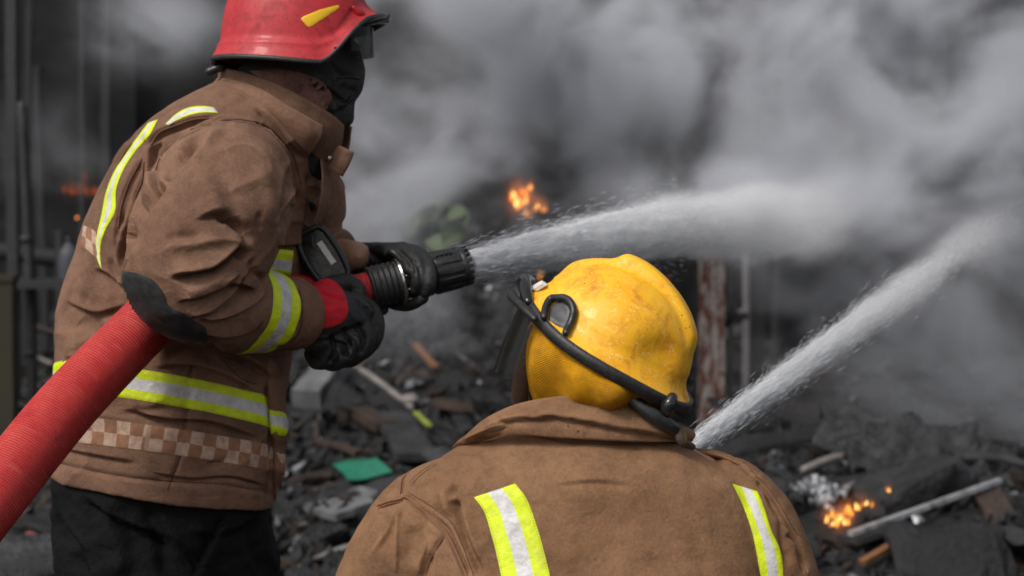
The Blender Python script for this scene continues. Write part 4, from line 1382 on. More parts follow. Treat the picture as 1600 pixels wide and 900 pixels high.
strokes = [
    ('g', ZL((285, 455), (340, 430), (430, 408), (475, 402), (600, 505), (720, 615), (790, 750), (860, 905)), 4.5, 2.2, .03),
    ('s', ZL((860, 905), (790, 750), (720, 615), (600, 505), (475, 402), (430, 408), (340, 430), (285, 455)), 3.5, 9, .05),
    ('g', ZL((290, 475), (430, 432), (470, 425), (590, 525), (700, 630), (760, 740)), 2.2, 2, .1),
    ('g', ZL((480, 365), (640, 465), (760, 560), (830, 700)), 1.6, 1.8, .1),
    ('g', ZL((770, 400), (785, 480), (830, 640), (900, 800), (935, 910)), 10, 7, .15), ('r', ZL((830, 430), (850, 540), (890, 680), (940, 820)), 4, 9, .2),
    ('g', ZL((730, 330), (760, 355), (790, 380)), 6, 10, .4), ('r', ZL((700, 330), (715, 420), (750, 520)), 4, 8, .3), ('r', ZL((540, 330), (620, 270), (720, 230)), 3, 8, .3),
    ('r', ZL((430, 440), (350, 590), (230, 790)), 4, 4, .25), ('r', ZL((435, 445), (405, 600), (400, 780), (405, 900)), 3.5, 3.5, .2), ('r', ZL((612, 560), (590, 720), (550, 820), (560, 900)), 3, 4, .2),
    ('g', ZL((722, 625), (650, 740), (600, 850), (590, 920)), 4, 3.5, .15), ('r', ZL((640, 620), (630, 720), (660, 790)), 3, 8, .3),
    ('g', ZL((380, 500), (340, 640), (300, 780)), 4, 12, .3), ('g', ZL((520, 560), (500, 700), (470, 850)), 4, 14, .3),
    ('g', ZL((490, 235), (440, 290), (428, 375)), 4, 3, .2), ('s', ZL((428, 375), (440, 290), (490, 235)), 3, 6, .2), ('g', ZL((300, 470), (360, 430), (430, 395)), 3, 6, .2),
    ('g', ZL((620, 210), (560, 270), (500, 330)), 1.5, 2, .1), ('r', ZL((660, 500), (640, 590), (720, 640)), 2, 6, .3),
    # collar seam across the nape
    ('s', ZC((1750, 500), (1600, 495), (1300, 490), (1000, 480), (800, 440), (640, 415)), 2.5, 6, .08), ('g', ZC((640, 415), (800, 440), (1000, 480), (1300, 490), (1600, 495), (1750, 500)), 2.2, 2, .05),
    ('g', ZC((760, 545), (860, 540), (960, 525)), 1.5, 3, .3), ('r', ZC((100, 640), (260, 700), (420, 690)), 2.5, 10, .3), ('g', ZC((400, 640), (520, 760), (600, 840)), 2, 8, .3),
    ('r', ZC((0, 620), (200, 640), (330, 640)), 3, 7, .3),
    # back
    ('g', [(1060, 745), (1110, 740), (1140, 760)], 4, 16, .4), ('r', [(980, 740), (1040, 725), (1100, 726)], 3, 16, .4), ('g', [(880, 800), (930, 850), (960, 900)], 3, 26, .4), ('r', [(960, 790), (1010, 850), (1040, 905)], 3, 26, .4),
    ('g', [(1080, 810), (1100, 860), (1110, 910)], 3, 20, .4), ('s', [(850, 760), (930, 752), (1000, 760)], 2, 16, .4),
    # right shoulder
    ('s', ZR((500, 370), (440, 300), (350, 250), (250, 240)), 6, 5, .1), ('g', ZR((340, 262), (420, 310), (480, 370)), 4, 3, .2),
    ('g', ZR((490, 380), (560, 460), (640, 590), (700, 690), (770, 870)), 4, 2.6, .08), ('s', ZR((770, 870), (700, 690), (640, 590), (560, 460)), 3, 6, .1),
    ('g', ZR((540, 440), (610, 560), (640, 700), (665, 860)), 6, 6, .2), ('r', ZR((590, 540), (640, 680), (660, 800)), 3, 5, .2), ('g', ZR((650, 680), (690, 690), (720, 720)), 4, 4, .25), ('g', ZR((720, 730), (730, 800), (760, 890)), 5, 4, .2),
]
V = carve(V, N, msk, strokes)
V = laplace(V, F, 1, 0.25)
coat2 = put('turnout_coat', new_mesh('turnout_coat', V, F.tolist(), M['cloth_b']), ff2)
bv2 = bvh_of(V, F)
G = lay_strip(bv2, [(741, 777), (757, 800), (768, 835), (777, 870), (784, 905), (790, 960), (792, 1040)], [(805, 756), (823, 780), (838, 820), (850, 862), (860, 905), (866, 960), (868, 1040)], 90, 13, .002)
tape_object('reflective_tape', G, TAPE, coat2, (.335, .665))
G = lay_strip(bv2, [(1144, 756), (1160, 790), (1173, 825), (1181, 860), (1188, 905), (1190, 960), (1188, 1040)], [(1183, 768), (1192, 788), (1205, 828), (1218, 858), (1223, 890), (1224, 960), (1222, 1040)], 90, 13, .002)
tape_object('reflective_tape', G, TAPE, coat2, (.36, .74))
for pts, r, m_ in (
        (ZL((285, 452), (340, 427), (430, 406), (475, 400), (600, 503), (720, 613), (790, 748), (860, 910)), .0020, 'seam_b'),
        (ZL((292, 470), (345, 442), (430, 424), (468, 420), (590, 520), (705, 625), (772, 760), (835, 910)), .0016, 'seam_b'),
        (ZL((480, 365), (640, 462), (755, 555), (800, 640), (850, 760), (900, 900)), .0006, 'thread'),
        (ZL((492, 232), (440, 288), (428, 375)), .0014, 'seam_b'), (ZL((722, 628), (650, 742), (602, 850), (594, 920)), .0011, 'seam_b'),
        (ZC((1760, 505), (1600, 497), (1300, 492), (1000, 482), (800, 442), (650, 418)), .0012, 'seam_b'), (ZC((1700, 470), (1400, 462), (1050, 452), (850, 425)), .0006, 'thread'),
        (ZL((660, 190), (580, 240), (505, 310)), .0006, 'thread'), (ZL((640, 185), (560, 235), (485, 305)), .0006, 'thread'),
        (ZR((490, 380), (560, 458), (640, 588), (700, 690), (770, 880)), .0018, 'seam_b'), (ZR((505, 370), (575, 450), (655, 580), (715, 680)), .0006, 'thread')):
    lay_seam('seam' if m_ == 'seam_b' else 'stitching', bv2, pts, r, M[m_], coat2)
# shoulder flap
build('shoulder_flap', Geo().tube([P(1106, 708, 2.335), P(1130, 713, 2.33), P(1158, 727, 2.33), P(1186, 752, 2.335)], [.02, .024, .024, .02], 30, 24, flat=(unit(_R * .42 + _U * .9), .22)), M['cloth_b'], coat2)

# ---- standing collar, creased, with a lapel flaring at the left
def collar2(name, bot, top, parent, mat, n=110, m=16, thick=.005, folds=(), back_d=2.60):
    """bot/top: (px, py, depth) going from the left front round the back (towards the camera) to the right front"""
    A, B = catmull([P3(p) for p in bot], n), catmull([P3(p) for p in top], n)
    t = np.linspace(0, 1, m)
    G = A[:, None] * (1 - t)[None, :, None] + B[:, None] * t[None, :, None]
    ctr = P(940, 660, 2.37)
    out = G - ctr; out[..., 2] *= 0.2
    out /= np.linalg.norm(out, axis=2)[..., None]
    G = G + out * (0.012 * np.sin(t * math.pi))[None, :, None]
    nz = np.array([[mnoise.noise(Vector(p * 14)) + .5 * mnoise.noise(Vector(p * 34)) for p in row] for row in G])
    G = G + out * (nz * 0.0035)[..., None]
    u = np.linspace(0, 1, n)[:, None]; tt = t[None, :]
    for (u0, t0, u1, t1, amp, w) in folds:              # creases across the cloth, in collar coordinates
        dx, dy = (u1 - u0) * 6, t1 - t0; L2 = dx * dx + dy * dy
        k = np.clip((((u - u0) * 6) * dx + (tt - t0) * dy) / L2, 0, 1)
        ddx, ddy = (u - u0) * 6 - k * dx, (tt - t0) - k * dy
        d = np.sqrt(ddx ** 2 + ddy ** 2)
        sd = np.sign(-ddx * dy + ddy * dx) * d
        e = smooth01(k / .25) * smooth01((1 - k) / .25)
        G = G + out * ((np.tanh(sd / .03) * np.exp(-np.abs(sd) / w) - .6 * np.exp(-(sd / .05) ** 2)) * e * amp)[..., None]
    seam = 0.0011 * np.exp(-((t - 0.87) / 0.035) ** 2)
    Go, Gi = G + out * (thick / 2 - seam[None, :])[..., None], G - out * (thick / 2)
    full = np.concatenate([Go, Gi[:, ::-1]], 1)
    g = Geo().grid(full, closed_v=True)
    k = 2 * m; last = (n - 1) * k
    g.f += [tuple(range(k)), tuple(range(last, last + k))[::-1]]; g.m += [0, 0]
    return build(name, g, mat, parent)

collar2('collar', [(722, 706, 2.44), (735, 699, 2.36), (765, 688, 2.29), (810, 680, 2.255), (870, 684, 2.24), (940, 688, 2.235), (1000, 690, 2.245), (1050, 690, 2.28), (1078, 690, 2.35), (1082, 684, 2.43)],
        [(716, 700, 2.46), (730, 682, 2.37), (752, 660, 2.30), (790, 638, 2.27), (850, 622, 2.262), (920, 617, 2.258), (980, 624, 2.265), (1030, 650, 2.29), (1055, 664, 2.35), (1058, 664, 2.43)],
        coat2, M['cloth_b'], folds=[(.30, .62, .47, .45, .012, .16), (.26, .60, .38, .66, -.006, .12), (.42, .60, .60, .30, .011, .16), (.55, .33, .80, .16, .010, .14), (.14, .25, .34, .38, .010, .14), (.10, .1, .30, .2, .008, .14)])

# ---- hood on the head, mesh curtain, helmet
g = Geo()
g.ell(P(945, 545, 2.345), m_of(108, DB) * _R, m_of(100, DB) * _F, m_of(118, DB) * _U)
g.ell(P(880, 595, 2.36), m_of(62, DB) * _R, m_of(64, DB) * _F, m_of(58, DB) * _U)
limb(g, [(940, 600, 2.36, 78), (935, 660, 2.36, 78), (930, 710, 2.36, 90)])
v, f = g.arrays(); V, F = remesh(v, f, .005, 5); V = cloth_noise(V, vnormals(V, F), .003, 18, 4)
put('hood', new_mesh('hood', V, F.tolist(), M['hood']), ff2)

fw = unit(-_R * 0.80 + _U * 0.515 + _F * 0.33)
upv = _R * 0.55 + _U * 0.83 - _F * 0.16
H2 = frame_at(P(952, 552, 2.335), fw, upv)

def rimz2(t):
    c = math.cos(t)
    return 0.010 * c * c + (0.012 if c > 0 else -0.012) * abs(c) ** 3

def ylw_extra(G):
    x, y, z = G[..., 0], G[..., 1], G[..., 2]
    # comb along the middle, highest at the front
    up = smooth01((z - 0.055) / 0.03)
    hgt = 0.013 * np.exp(-((x - 0.040) / np.where(x > 0.040, 0.014, 0.060)) ** 2) + 0.009
    prof = np.exp(-(np.abs(y) / 0.020) ** 6.0)
    rad = np.stack([x * 1.0, y * 0, z], 2); rad /= np.linalg.norm(rad, axis=2)[..., None] + 1e-9
    G = G + rad * (hgt * prof * up)[..., None]
    # hollow where the dome turns into the rear flare
    d = np.exp(-((x + 0.085) / 0.032) ** 2 - ((z - 0.048) / 0.030) ** 2) * smooth01((np.abs(y) - 0.02) / 0.04)
    o = np.stack([x, y, z * .3], 2); o /= np.linalg.norm(o, axis=2)[..., None] + 1e-9
    return G - o * (0.012 * d)[..., None]

Gs2 = helmet_shell(0.138, 0.118, 0.112, 0.122, 0.156, 0.126, 0.139, rimz2, lip=0.034, expo=2.15, extra=ylw_extra, nu=160, ns=72)
hel2 = shell_object('helmet', Gs2, H2, M['yellow_shell'], ff2)
rl = Gs2[-1]
prof = np.array([(0.001, 0.004), (0.0025, -0.003), (0.0015, -0.014), (-0.004, -0.014), (-0.005, 0.003)])
Gr = np.zeros((len(rl), 5, 3))
for k in range(len(rl)):
    o = unit(np.array([rl[k, 0], rl[k, 1], 0]))
    for j, (a, b) in enumerate(prof): Gr[k, j] = rl[k] + o * a + np.array([0, 0, b])
build('rim_trim', Geo().grid(to_world(Gr, H2), closed_u=True, closed_v=True), M['rubber'], hel2)
hv, hf = Geo().grid(to_world(Gs2, H2), closed_v=True).arrays()
bvh2h = bvh_of(hv, hf)
W2 = lambda *p: [to_world(np.array([q]), H2)[0] for q in p]
# bracket with a D-shaped eye on the side near the front
def loop_on(pts, r, mat, name, parent, lift=.006, n=40):
    q = []
    for x, y in catmull(np.array(pts, float), n):
        h = cast(bvh2h, x, y)
        if h[0] is not None: q.append(np.array(h[0]) + np.array(h[1]) * lift)
    return build(name, Geo().tube(q, [r] * len(q), len(q) * 2, 10), mat, parent)
loop_on([(850, 500), (854, 484), (864, 471), (880, 468), (893, 474), (899, 488), (896, 502), (888, 516), (884, 524)], .0055, M['black_plastic'], 'bracket_eye', hel2)
pv, pf = lay_patch(bvh2h, [(857, 500), (860, 484), (869, 474), (882, 473), (892, 482), (893, 496), (886, 512), (872, 510)], 3, .0035)
put('bracket_pad', new_mesh('bracket_pad', pv, pf, mat_plain('grey_pad', (.055, .055, .06), .5)), hel2)
# front visor pivot and frame
fr = W2((0.118, 0.085, 0.012), (0.140, 0.062, 0.022), (0.158, 0.030, 0.026), (0.162, -0.005, 0.024))
build('visor_carrier', Geo().tube(fr, [.008, .010, .011, .010], 24, 16), M['gloss_black'], hel2)
build('visor_pivot', Geo().tube(W2((0.148, 0.075, 0.004), (0.110, 0.108, 0.004), (0.085, 0.122, 0.002)), [.0065, .006, .005], 16, 12), M['black_plastic'], hel2)
build('front_badge_plate', Geo().box(W2((0.128, 0.050, 0.034))[0], H2[:3, 1] * .009 - H2[:3, 0] * .005, H2[:3, 2] * .009 - H2[:3, 0] * .005, (H2[:3, 0] + H2[:3, 1] * .4) * .003, bev=.3), M['white_label'], hel2, smooth=False)
th = np.linspace(-1.1, 0.95, 44); zz = np.linspace(0.0, -0.115, 16)
Gv = np.array([[[(0.150 - 0.02 * (z / .125) ** 2) * math.cos(t), 0.118 * math.sin(t), z * (1 - .35 * (abs(t) / 1.15) ** 3)] for z in zz] for t in th])
build('visor', Geo().grid(to_world(Gv, H2)), M['visor'], hel2)
# neck curtain: cloth hanging from the rim on the near side, round the jaw to the collar
th = np.linspace(0.62, 3.05, 90); m = 26
Gc = np.zeros((90, m, 3))
dn = -(H2[:3, 2]); 
for i, t in enumerate(th):
    c, s = math.cos(t), math.sin(t)
    top = to_world(np.array([[0.128 * c if c > 0 else 0.132 * c, 0.112 * s, rimz2(t) - 0.004]]), H2)[0]
    e = smooth01((t - 0.62) / 0.5)
    # lower edge: ellipse round the neck, level, a little below the collar top
    bot = P(940, 640, 2.36) + np.array([0, 0, 0.0])
    lb = to_world(np.array([[0.100 * c + 0.01, 0.088 * s, 0]]), H2)[0] - H2[:3, 3]
    lb = lb - _U * (lb @ _U)
    bot = bot + lb * 1.02
    w = np.linspace(0, 1, m)
    fold = 0.008 * math.sin(t * 7.0 + 1) + 0.006 * math.sin(t * 13)
    rad = unit((top + bot) / 2 - P(945, 590, 2.35))
    Gc[i] = top + (bot - top) * w[:, None] + rad * ((0.027 * np.sin(w * math.pi) ** 0.8 + fold * np.sin(w * math.pi)) * (1 - .9 * smooth01((t - 1.9) / .8)))[:, None]
gc = Geo().grid(Gc); v, f = gc.arrays(); me = new_mesh('neck_curtain', v, f, M['curtain'])
u = np.r_[0, np.cumsum(np.linalg.norm(np.diff(Gc[:, 8], axis=0), axis=1))]
ww = np.linspace(0, 0.13, m)
set_uv(me, np.stack([np.repeat(u, m), np.tile(ww, 90)], 1))
put('neck_curtain', me, hel2)
# chin strap, rear buckle and ring
build('chin_strap', Geo().tube([P(835, 520, 2.30), P(818, 570, 2.31), P(812, 615, 2.33), P(818, 640, 2.36)], [.012] * 4, 20, 12, flat=(_F, .3)), M['strap'], hel2)
rb = P(1046, 636, 2.235)
build('rear_clip', Geo().tube([P(1040, 646, 2.24), P(1045, 634, 2.232), P(1050, 622, 2.232)], [.008, .011, .008], 10, 14), M['gloss_black'], hel2)
build('ratchet_band', Geo().tube([P(985, 622, 2.245), P(1020, 648, 2.235), P(1050, 668, 2.245), P(1062, 678, 2.27)], [.009, .010, .009, .008], 20, 16, flat=(_F, .5)), M['black_plastic'], hel2)
q = [P(1064 + 7 * math.cos(a) + 3 * math.sin(a), 681 + 10 * math.sin(a) + 3 * math.cos(a), 2.25) for a in np.linspace(0, 2 * math.pi, 20)]
build('strap_ring', Geo().tube(q, [.0022] * 20, 40, 8, round_ends=False), M['brass'], hel2)
build('strap_tail', Geo().tube([P(1058, 668, 2.25), P(1066, 690, 2.25), P(1082, 698, 2.27)], [.007, .007, .005], 12, 10, flat=(_F, .4)), M['strap'], hel2)
# gloves holding the second nozzle ahead of the chest
for sx in (0, 1):
    w0 = [(880, 985, 2.85, 36), (930, 965, 2.93, 34)] if sx == 0 else [(1075, 865, 2.84, 36), (1058, 835, 2.92, 34)]
    ox, oy, od = w0[1][:3]
    tubes = [w0]
    for k in range(4):
        dx = -14 + k * 12
        tubes.append([(ox + dx, oy - 8, od, 13), (ox + dx + 8, oy - 34, od + .03, 12), (ox + dx + 14, oy - 34, od + .07, 11), (ox + dx + 10, oy - 14, od + .09, 10 - k * .5)])
    tubes.append([(ox - 24, oy, od, 14), (ox - 30, oy - 26, od + .02, 12), (ox - 18, oy - 40, od + .04, 10)])
    glove('glove', tubes, ff2, .004)


# ================================================================== the burnt ground
def ground_z(x, y):
    x, y = np.asarray(x, float), np.asarray(y, float)
    px = 800 + FPX * x / np.maximum(y, .5)
    left = 1 - smooth01((px - 960) / 120)
    t = smooth01((y - 5.0) / 7.5)
    h = left * 1.02 * t + (1 - left) * 0.23 * smooth01((y - 5.2) / 1.8) * (1 - .9 * smooth01((y - 7.3) / 1.5))
    lf = 1 - smooth01((px - 40) / 160)
    h = h * (1 - lf) + lf * 0.25 * smooth01((y - 5) / 4)
    return h


def rough_z(x, y):
    k = float(smooth01((y - 4.2) / 1.2))
    n = mnoise.noise(Vector((x * 1.7, y * 1.7, 3))) * .10 + mnoise.noise(Vector((x * 5, y * 5, 8))) * .05 + abs(mnoise.noise(Vector((x * 12, y * 12, 1)))) * .035
    return float(ground_z(x, y)) + n * k


def mat_char(name, dark, ash, k=0.5, gloss=0.75, scale=6.0):
    t = NT(name)
    oi = t.n('ShaderNodeObjectInfo').outputs['Random']
    c = t.n('ShaderNodeMapping', i_Vector=t.coord(), i_Location=(1, 2, 3)).outputs[0]
    a = t.noise(scale, 6, 0.7, c)
    b = t.noise(scale * 5, 6, 0.75, c)
    col = t.mix(t.math('MULTIPLY', t.ramp(a, [(0.42, 0.0), (0.70, 1.0)]), k), dark, ash)
    col = t.mix(t.math('MULTIPLY', t.ramp(b, [(0.55, 0.0), (0.72, 1.0)]), 0.35), col, tuple(x * 1.6 for x in ash))
    col = t.mix(1.0, col, t.ramp(oi, [(0.0, 0.45), (0.6, 0.9), (1.0, 1.0)]), 'MULTIPLY')
    v = t.n('ShaderNodeTexVoronoi', i_Vector=c, i_Scale=scale * 4, feature='DISTANCE_TO_EDGE').outputs[0]
    nb = t.bump(v, 0.5, 0.02)
    nb = t.bump(b, 0.6, 0.02, nb)
    return t.set(col=col, rough=t.ramp(b, [(0.35, gloss - .35), (0.65, gloss)]), nrm=nb, spec=0.1 if 'wall' in name else 0.5)


M['soil'] = mat_char('burnt_soil', (0.005, 0.005, 0.005), (0.022, 0.022, 0.023), .5, .85, 3)
M['char'] = mat_char('charred_wood', (0.005, 0.005, 0.0055), (0.030, 0.030, 0.033), .55, .75, 9)
M['ash'] = mat_char('ash_grey_wood', (0.014, 0.014, 0.0155), (0.075, 0.075, 0.08), .6, .85, 9)
M['wet'] = mat_char('wet_soot', (0.012, 0.012, 0.013), (0.09, 0.09, 0.095), .5, .45, 12)
M['brownwood'] = mat_char('scorched_brown_wood', (0.03, 0.018, 0.012), (0.13, 0.075, 0.05), .6, .8, 10)
xs, ys = np.linspace(-9, 9, 150), np.r_[np.linspace(-6, 4, 16)[:-1], np.linspace(4, 15, 190), np.linspace(15, 120, 10)[1:]]
GG = np.array([[(x * (1 if y < 16 else y / 15), y, rough_z(x, y) if y < 16 else 0.5) for x in xs] for y in ys])
gv, gf = Geo().grid(GG).arrays()
put('ground', new_mesh('ground', gv, gf, M['soil']), kind='structure')
gb = BVHTree.FromPolygons(gv.tolist(), gf)


def on_ground(px, py, lift=0.0):
    d = Vector(unit(P(px, py, 1.0) - CAM))
    h = gb.ray_cast(Vector(CAM), d)
    return np.array(h[0] if h[0] is not None else P(px, py, 11)) + np.array([0, 0, lift])


# ---- kinds of debris
def chunk_mesh(name, seed, sx, sy, sz, amp, mat, sub=3):
    bm = bmesh.new(); bmesh.ops.create_icosphere(bm, subdivisions=sub, radius=1)
    for v in bm.verts:
        p = v.co.copy()
        e = 0.55
        q = Vector([math.copysign(abs(c) ** e, c) for c in p])
        n = mnoise.noise(p * 1.3 + Vector((seed, 0, 0))) * amp + mnoise.noise(p * 3.5 + Vector((seed, 5, 0))) * amp * .5
        v.co = Vector((q.x * sx, q.y * sy, q.z * sz)) * (1 + n)
    me = bpy.data.meshes.new(name); bm.to_mesh(me); bm.free(); me.materials.append(mat)
    return me


def board_mesh(name, seed, L, W, T, mat, bend=.04, ends=.3):
    r = random.Random(seed); n = 9
    g = Geo(); ring = []
    for i in range(n):
        s = i / (n - 1) - .5
        w = W * (1 - (.25 * r.random() if i in (0, n - 1) else .08 * r.random())); t = T * (1 - .2 * r.random())
        z = bend * math.sin(s * 4 + seed) ; y = .03 * W * r.uniform(-1, 1)
        k = r.uniform(-ends, ends) * .12 if i in (0, n - 1) else 0
        ring.append([(s * L + k, y - w / 2, z - t / 2), (s * L, y + w / 2, z - t / 2), (s * L - k, y + w / 2 * r.uniform(.9, 1), z + t / 2), (s * L + k, y - w / 2 * r.uniform(.9, 1), z + t / 2)])
    g.ringtube(np.array(ring)); v, f = g.arrays()
    me = new_mesh(name, v, f, mat, smooth=False); fix_normals(me); return me


def sheet_mesh(name, seed, L, W, mat, amp=.05, n=14, thick=.004):
    g = Geo(); r = random.Random(seed)
    A = np.array([[((i / (n - 1) - .5) * L + .05 * L * mnoise.noise(Vector((seed, j * .4, 0))), (j / (n - 1) - .5) * W + .08 * W * mnoise.noise(Vector((i * .4, seed, 0))),
                    amp * (mnoise.noise(Vector((i * .35 + seed, j * .35, 0))) + .6 * abs(mnoise.noise(Vector((i * .8 + seed, j * .8, 4)))))) for j in range(n)] for i in range(n)])
    B = A - np.array([0, 0, thick])
    g.grid(A); g.grid(B, flip=True)
    bd = [(i, 0) for i in range(n)] + [(n - 1, j) for j in range(1, n)] + [(i, n - 1) for i in range(n - 2, -1, -1)] + [(0, j) for j in range(n - 2, 0, -1)]
    for a, b in zip(bd, bd[1:] + bd[:1]):
        ia, ib = a[0] * n + a[1], b[0] * n + b[1]
        g.f.append((ia, ib, ib + n * n, ia + n * n)); g.m.append(0)
    v, f = g.arrays(); me = new_mesh(name, v, f, mat); fix_normals(me); return me


kinds = [
    ('charred_lump', 'lump of charred rubble lying in the burnt heap', 'rubble lump', 'charred lumps in the burnt heap',
     [chunk_mesh('charred_lump', s, .16, .11, .07, .35, [M['char'], M['wet'], M['ash'], M['char']][s % 4]) for s in range(6)], 140, (.25, .85)),
    ('charred_board', 'blackened board lying askew in the burnt heap', 'board', 'blackened boards in the burnt heap',
     [board_mesh('charred_board', s, .75, .10, .025, [M['char'], M['ash'], M['char'], M['brownwood']][s % 4]) for s in range(6)], 95, (.35, 1.05)),
    ('crumpled_sheet', 'crumpled sooty sheet lying in the burnt heap', 'sheet', 'crumpled sheets in the burnt heap',
     [sheet_mesh('crumpled_sheet', s * 3.7, .42, .30, [M['wet'], M['ash'], M['char']][s % 3], .08) for s in range(5)], 50, (.35, .9)),
]
rd = random.Random(21)
# clear spots round the pieces that lie open to view: (px, py, radius px, distance m)
CLEAR = [(px, py, r) for (p, q, r, n) in [((528, 568), (643, 646), 22, 7), ((649, 660), (671, 682), 24, 2), ((649, 552), (680, 588), 24, 3), ((560, 655), (602, 680), 22, 3), ((480, 640), (522, 585), 26, 3),
         ((519, 745), (613, 757), 30, 5), ((1328, 872), (1562, 786), 22, 12), ((1346, 900), (1412, 866), 22, 3), ((1285, 820), (1370, 788), 34, 5), ((612, 668), (652, 735), 24, 4), ((1256, 752), (1352, 736), 18, 5), ((1278, 788), (1242, 802), 26, 2)]
         for px, py in [(p[0] + (q[0] - p[0]) * k / (n - 1), p[1] + (q[1] - p[1]) * k / (n - 1)) for k in range(n)]]


def covers(x, y, z, size):
    uv, d = proj(np.array([[x, y, z]]))
    w = size * FPX / d[0]
    return any(math.hypot(uv[0, 0] - a, (uv[0, 1] - b) * 1.6) < r + w for a, b, r in CLEAR)


for name, label, cat, group, meshes, cnt, (s0, s1) in kinds:
    first = None
    k = 0
    while k < cnt:
        y = 5.3 + 6.7 * rd.random() ** 1.1
        x = rd.uniform(-.36, .36) * y
        px = 800 + FPX * x / y
        if 80 < px < 430 and rd.random() < .85: continue
        z = rough_z(x, y)
        if covers(x, y, z + .03, .05 if name == 'charred_lump' else .12): continue
        if first is None:
            o = first = put(name, meshes[0], None, label, cat, group)
        else:
            o = first.copy(); o.data = meshes[rd.randrange(len(meshes))]; COL.objects.link(o)
        sc = rd.uniform(s0, s1) * (0.8 + 0.05 * y) * (1.8 if k % 6 == 0 else 1)
        o.scale = (sc, sc * rd.uniform(.8, 1.2), sc * rd.uniform(.8, 1.3))
        tilt = .28 if name != 'charred_lump' else .8
        o.rotation_euler = (rd.gauss(0, tilt), rd.gauss(0, tilt * .6), rd.uniform(0, 6.28))
        o.location = (x, y, z + .02 * sc)
        tone = {'charred_wood': 'matt black', 'wet_soot': 'shiny sooty', 'ash_grey_wood': 'ash grey', 'scorched_brown_wood': 'scorched brown'}[o.data.materials[0].name]
        where = ('behind the red-helmeted firefighter' if px < 440 else 'between the two firefighters' if px < 820 else 'behind the yellow helmet' if px < 1120 else 'beyond the water jet at the right')
        size = 'big' if k % 6 == 0 else 'small'
        o['label'] = '%s %s %s in the rubble %s' % (size, tone, {'charred_lump': 'lump', 'charred_board': 'board', 'crumpled_sheet': 'crumpled sheet'}[name], where)
        k += 1
# long burnt beams lying across the heap
bms = [board_mesh('burnt_timber', 40 + s, 1.5, .075, .06, M['char'] if s % 3 else M['wet'], .05) for s in range(4)]
first = None
for k, (px, y) in enumerate([(470, 9.5), (520, 8.6), (560, 10.4), (610, 9.2), (650, 7.6), (700, 8.4), (740, 9.6), (600, 7.0), (540, 6.6), (770, 10.6), (680, 11.2), (480, 7.4), (1250, 7.0), (1300, 7.8), (1360, 7.2), (1420, 8.0), (1470, 6.8), (1530, 7.5), (1580, 8.2), (1390, 6.3), (1550, 6.4), (1280, 8.6), (820, 10.0), (500, 11.0), (1050, 8.2)]):
    x = (px - 800) / FPX * y
    if covers(x, y, rough_z(x, y) + .05, .22): continue
    if first is None: o = first = put('burnt_timber', bms[0], None, 'long burnt timber lying across the rubble heap', 'timber', 'long burnt timbers across the heap')
    else: o = first.copy(); o.data = bms[k % 4]; COL.objects.link(o)
    s_ = rd.uniform(.6, 1.1); o.scale = (s_, s_, s_)
    o.location = (x, y, rough_z(x, y) + .07); o.rotation_euler = (rd.gauss(0, .3), rd.gauss(0, .22), rd.choice([-.4, .4, .9, -.9, 1.4]) + rd.gauss(0, .2))
# small fragments
M['silver_metal'] = mat_plain('sooty_silver_metal', (.22, .225, .235), .4, .5, .5, 30, metal=.6, dirt=((.015, .015, .015), .95), scale=14)
g = Geo()
for k in range(22000):
    y = 5.0 + 7.5 * rd.random() ** 1.05; x = rd.uniform(-.37, .37) * y
    z = rough_z(x, y); s = rd.uniform(.008, .035) * (1 + .05 * y)
    if s > .02 and covers(x, y, z, 0): continue
    c = np.array([x, y, z + s * .3])
    e = np.array([rd.gauss(0, 1), rd.gauss(0, 1), rd.gauss(0, .6)]); e = unit(e); a2 = unit(np.cross(e, [rd.gauss(0, 1), rd.gauss(0, 1), 1])); a3 = np.cross(e, a2)
    l = s * rd.uniform(.8, 3)
    g.add([c + e * l, c + a2 * s, c + a3 * s * .5, c - e * l * .8, c - a2 * s * .8, c - a3 * s * .4], [(0, 1, 2), (0, 2, 4), (0, 4, 5), (0, 5, 1), (3, 2, 1), (3, 4, 2), (3, 5, 4), (3, 1, 5)], rd.choice([0, 0, 0, 0, 0, 1, 2, 2, 2, 2, 3, 3, 4]))
build('debris_fragments', g, [M['char'], M['ash'], M['wet'], M['brownwood'], M['silver_metal']], smooth=False, kind='stuff')

# ---- single pieces one can point at
M['green_sheet'] = mat_plain('green_sheet', srgb(26, 106, 82), .5, .2, .2, 40, dirt=((.02, .05, .045), .35), scale=7)
M['pale_wood'] = mat_plain('pale_weathered_wood', (.20, .18, .165), .8, .3, .4, 60, dirt=((.05, .045, .04), .7), scale=14)
M['orange_wood'] = mat_plain('fresh_orange_wood', (.20, .085, .032), .7, .25, .3, 60, dirt=((.05, .03, .02), .5), scale=16)
M['lime'] = mat_plain('lime_plastic', (.26, .30, .05), .6, .2, .2, 50, dirt=((.05, .05, .03), .5), scale=20)
M['grey_slab'] = mat_plain('grey_concrete', (.12, .12, .125), .85, .35, .5, 30, dirt=((.02, .02, .02), .6), scale=8)
M['red_print'] = mat_plain('faded_red_packet', (.20, .04, .04), .55, .3, .3, 30, dirt=((.3, .3, .3), .85), scale=16)


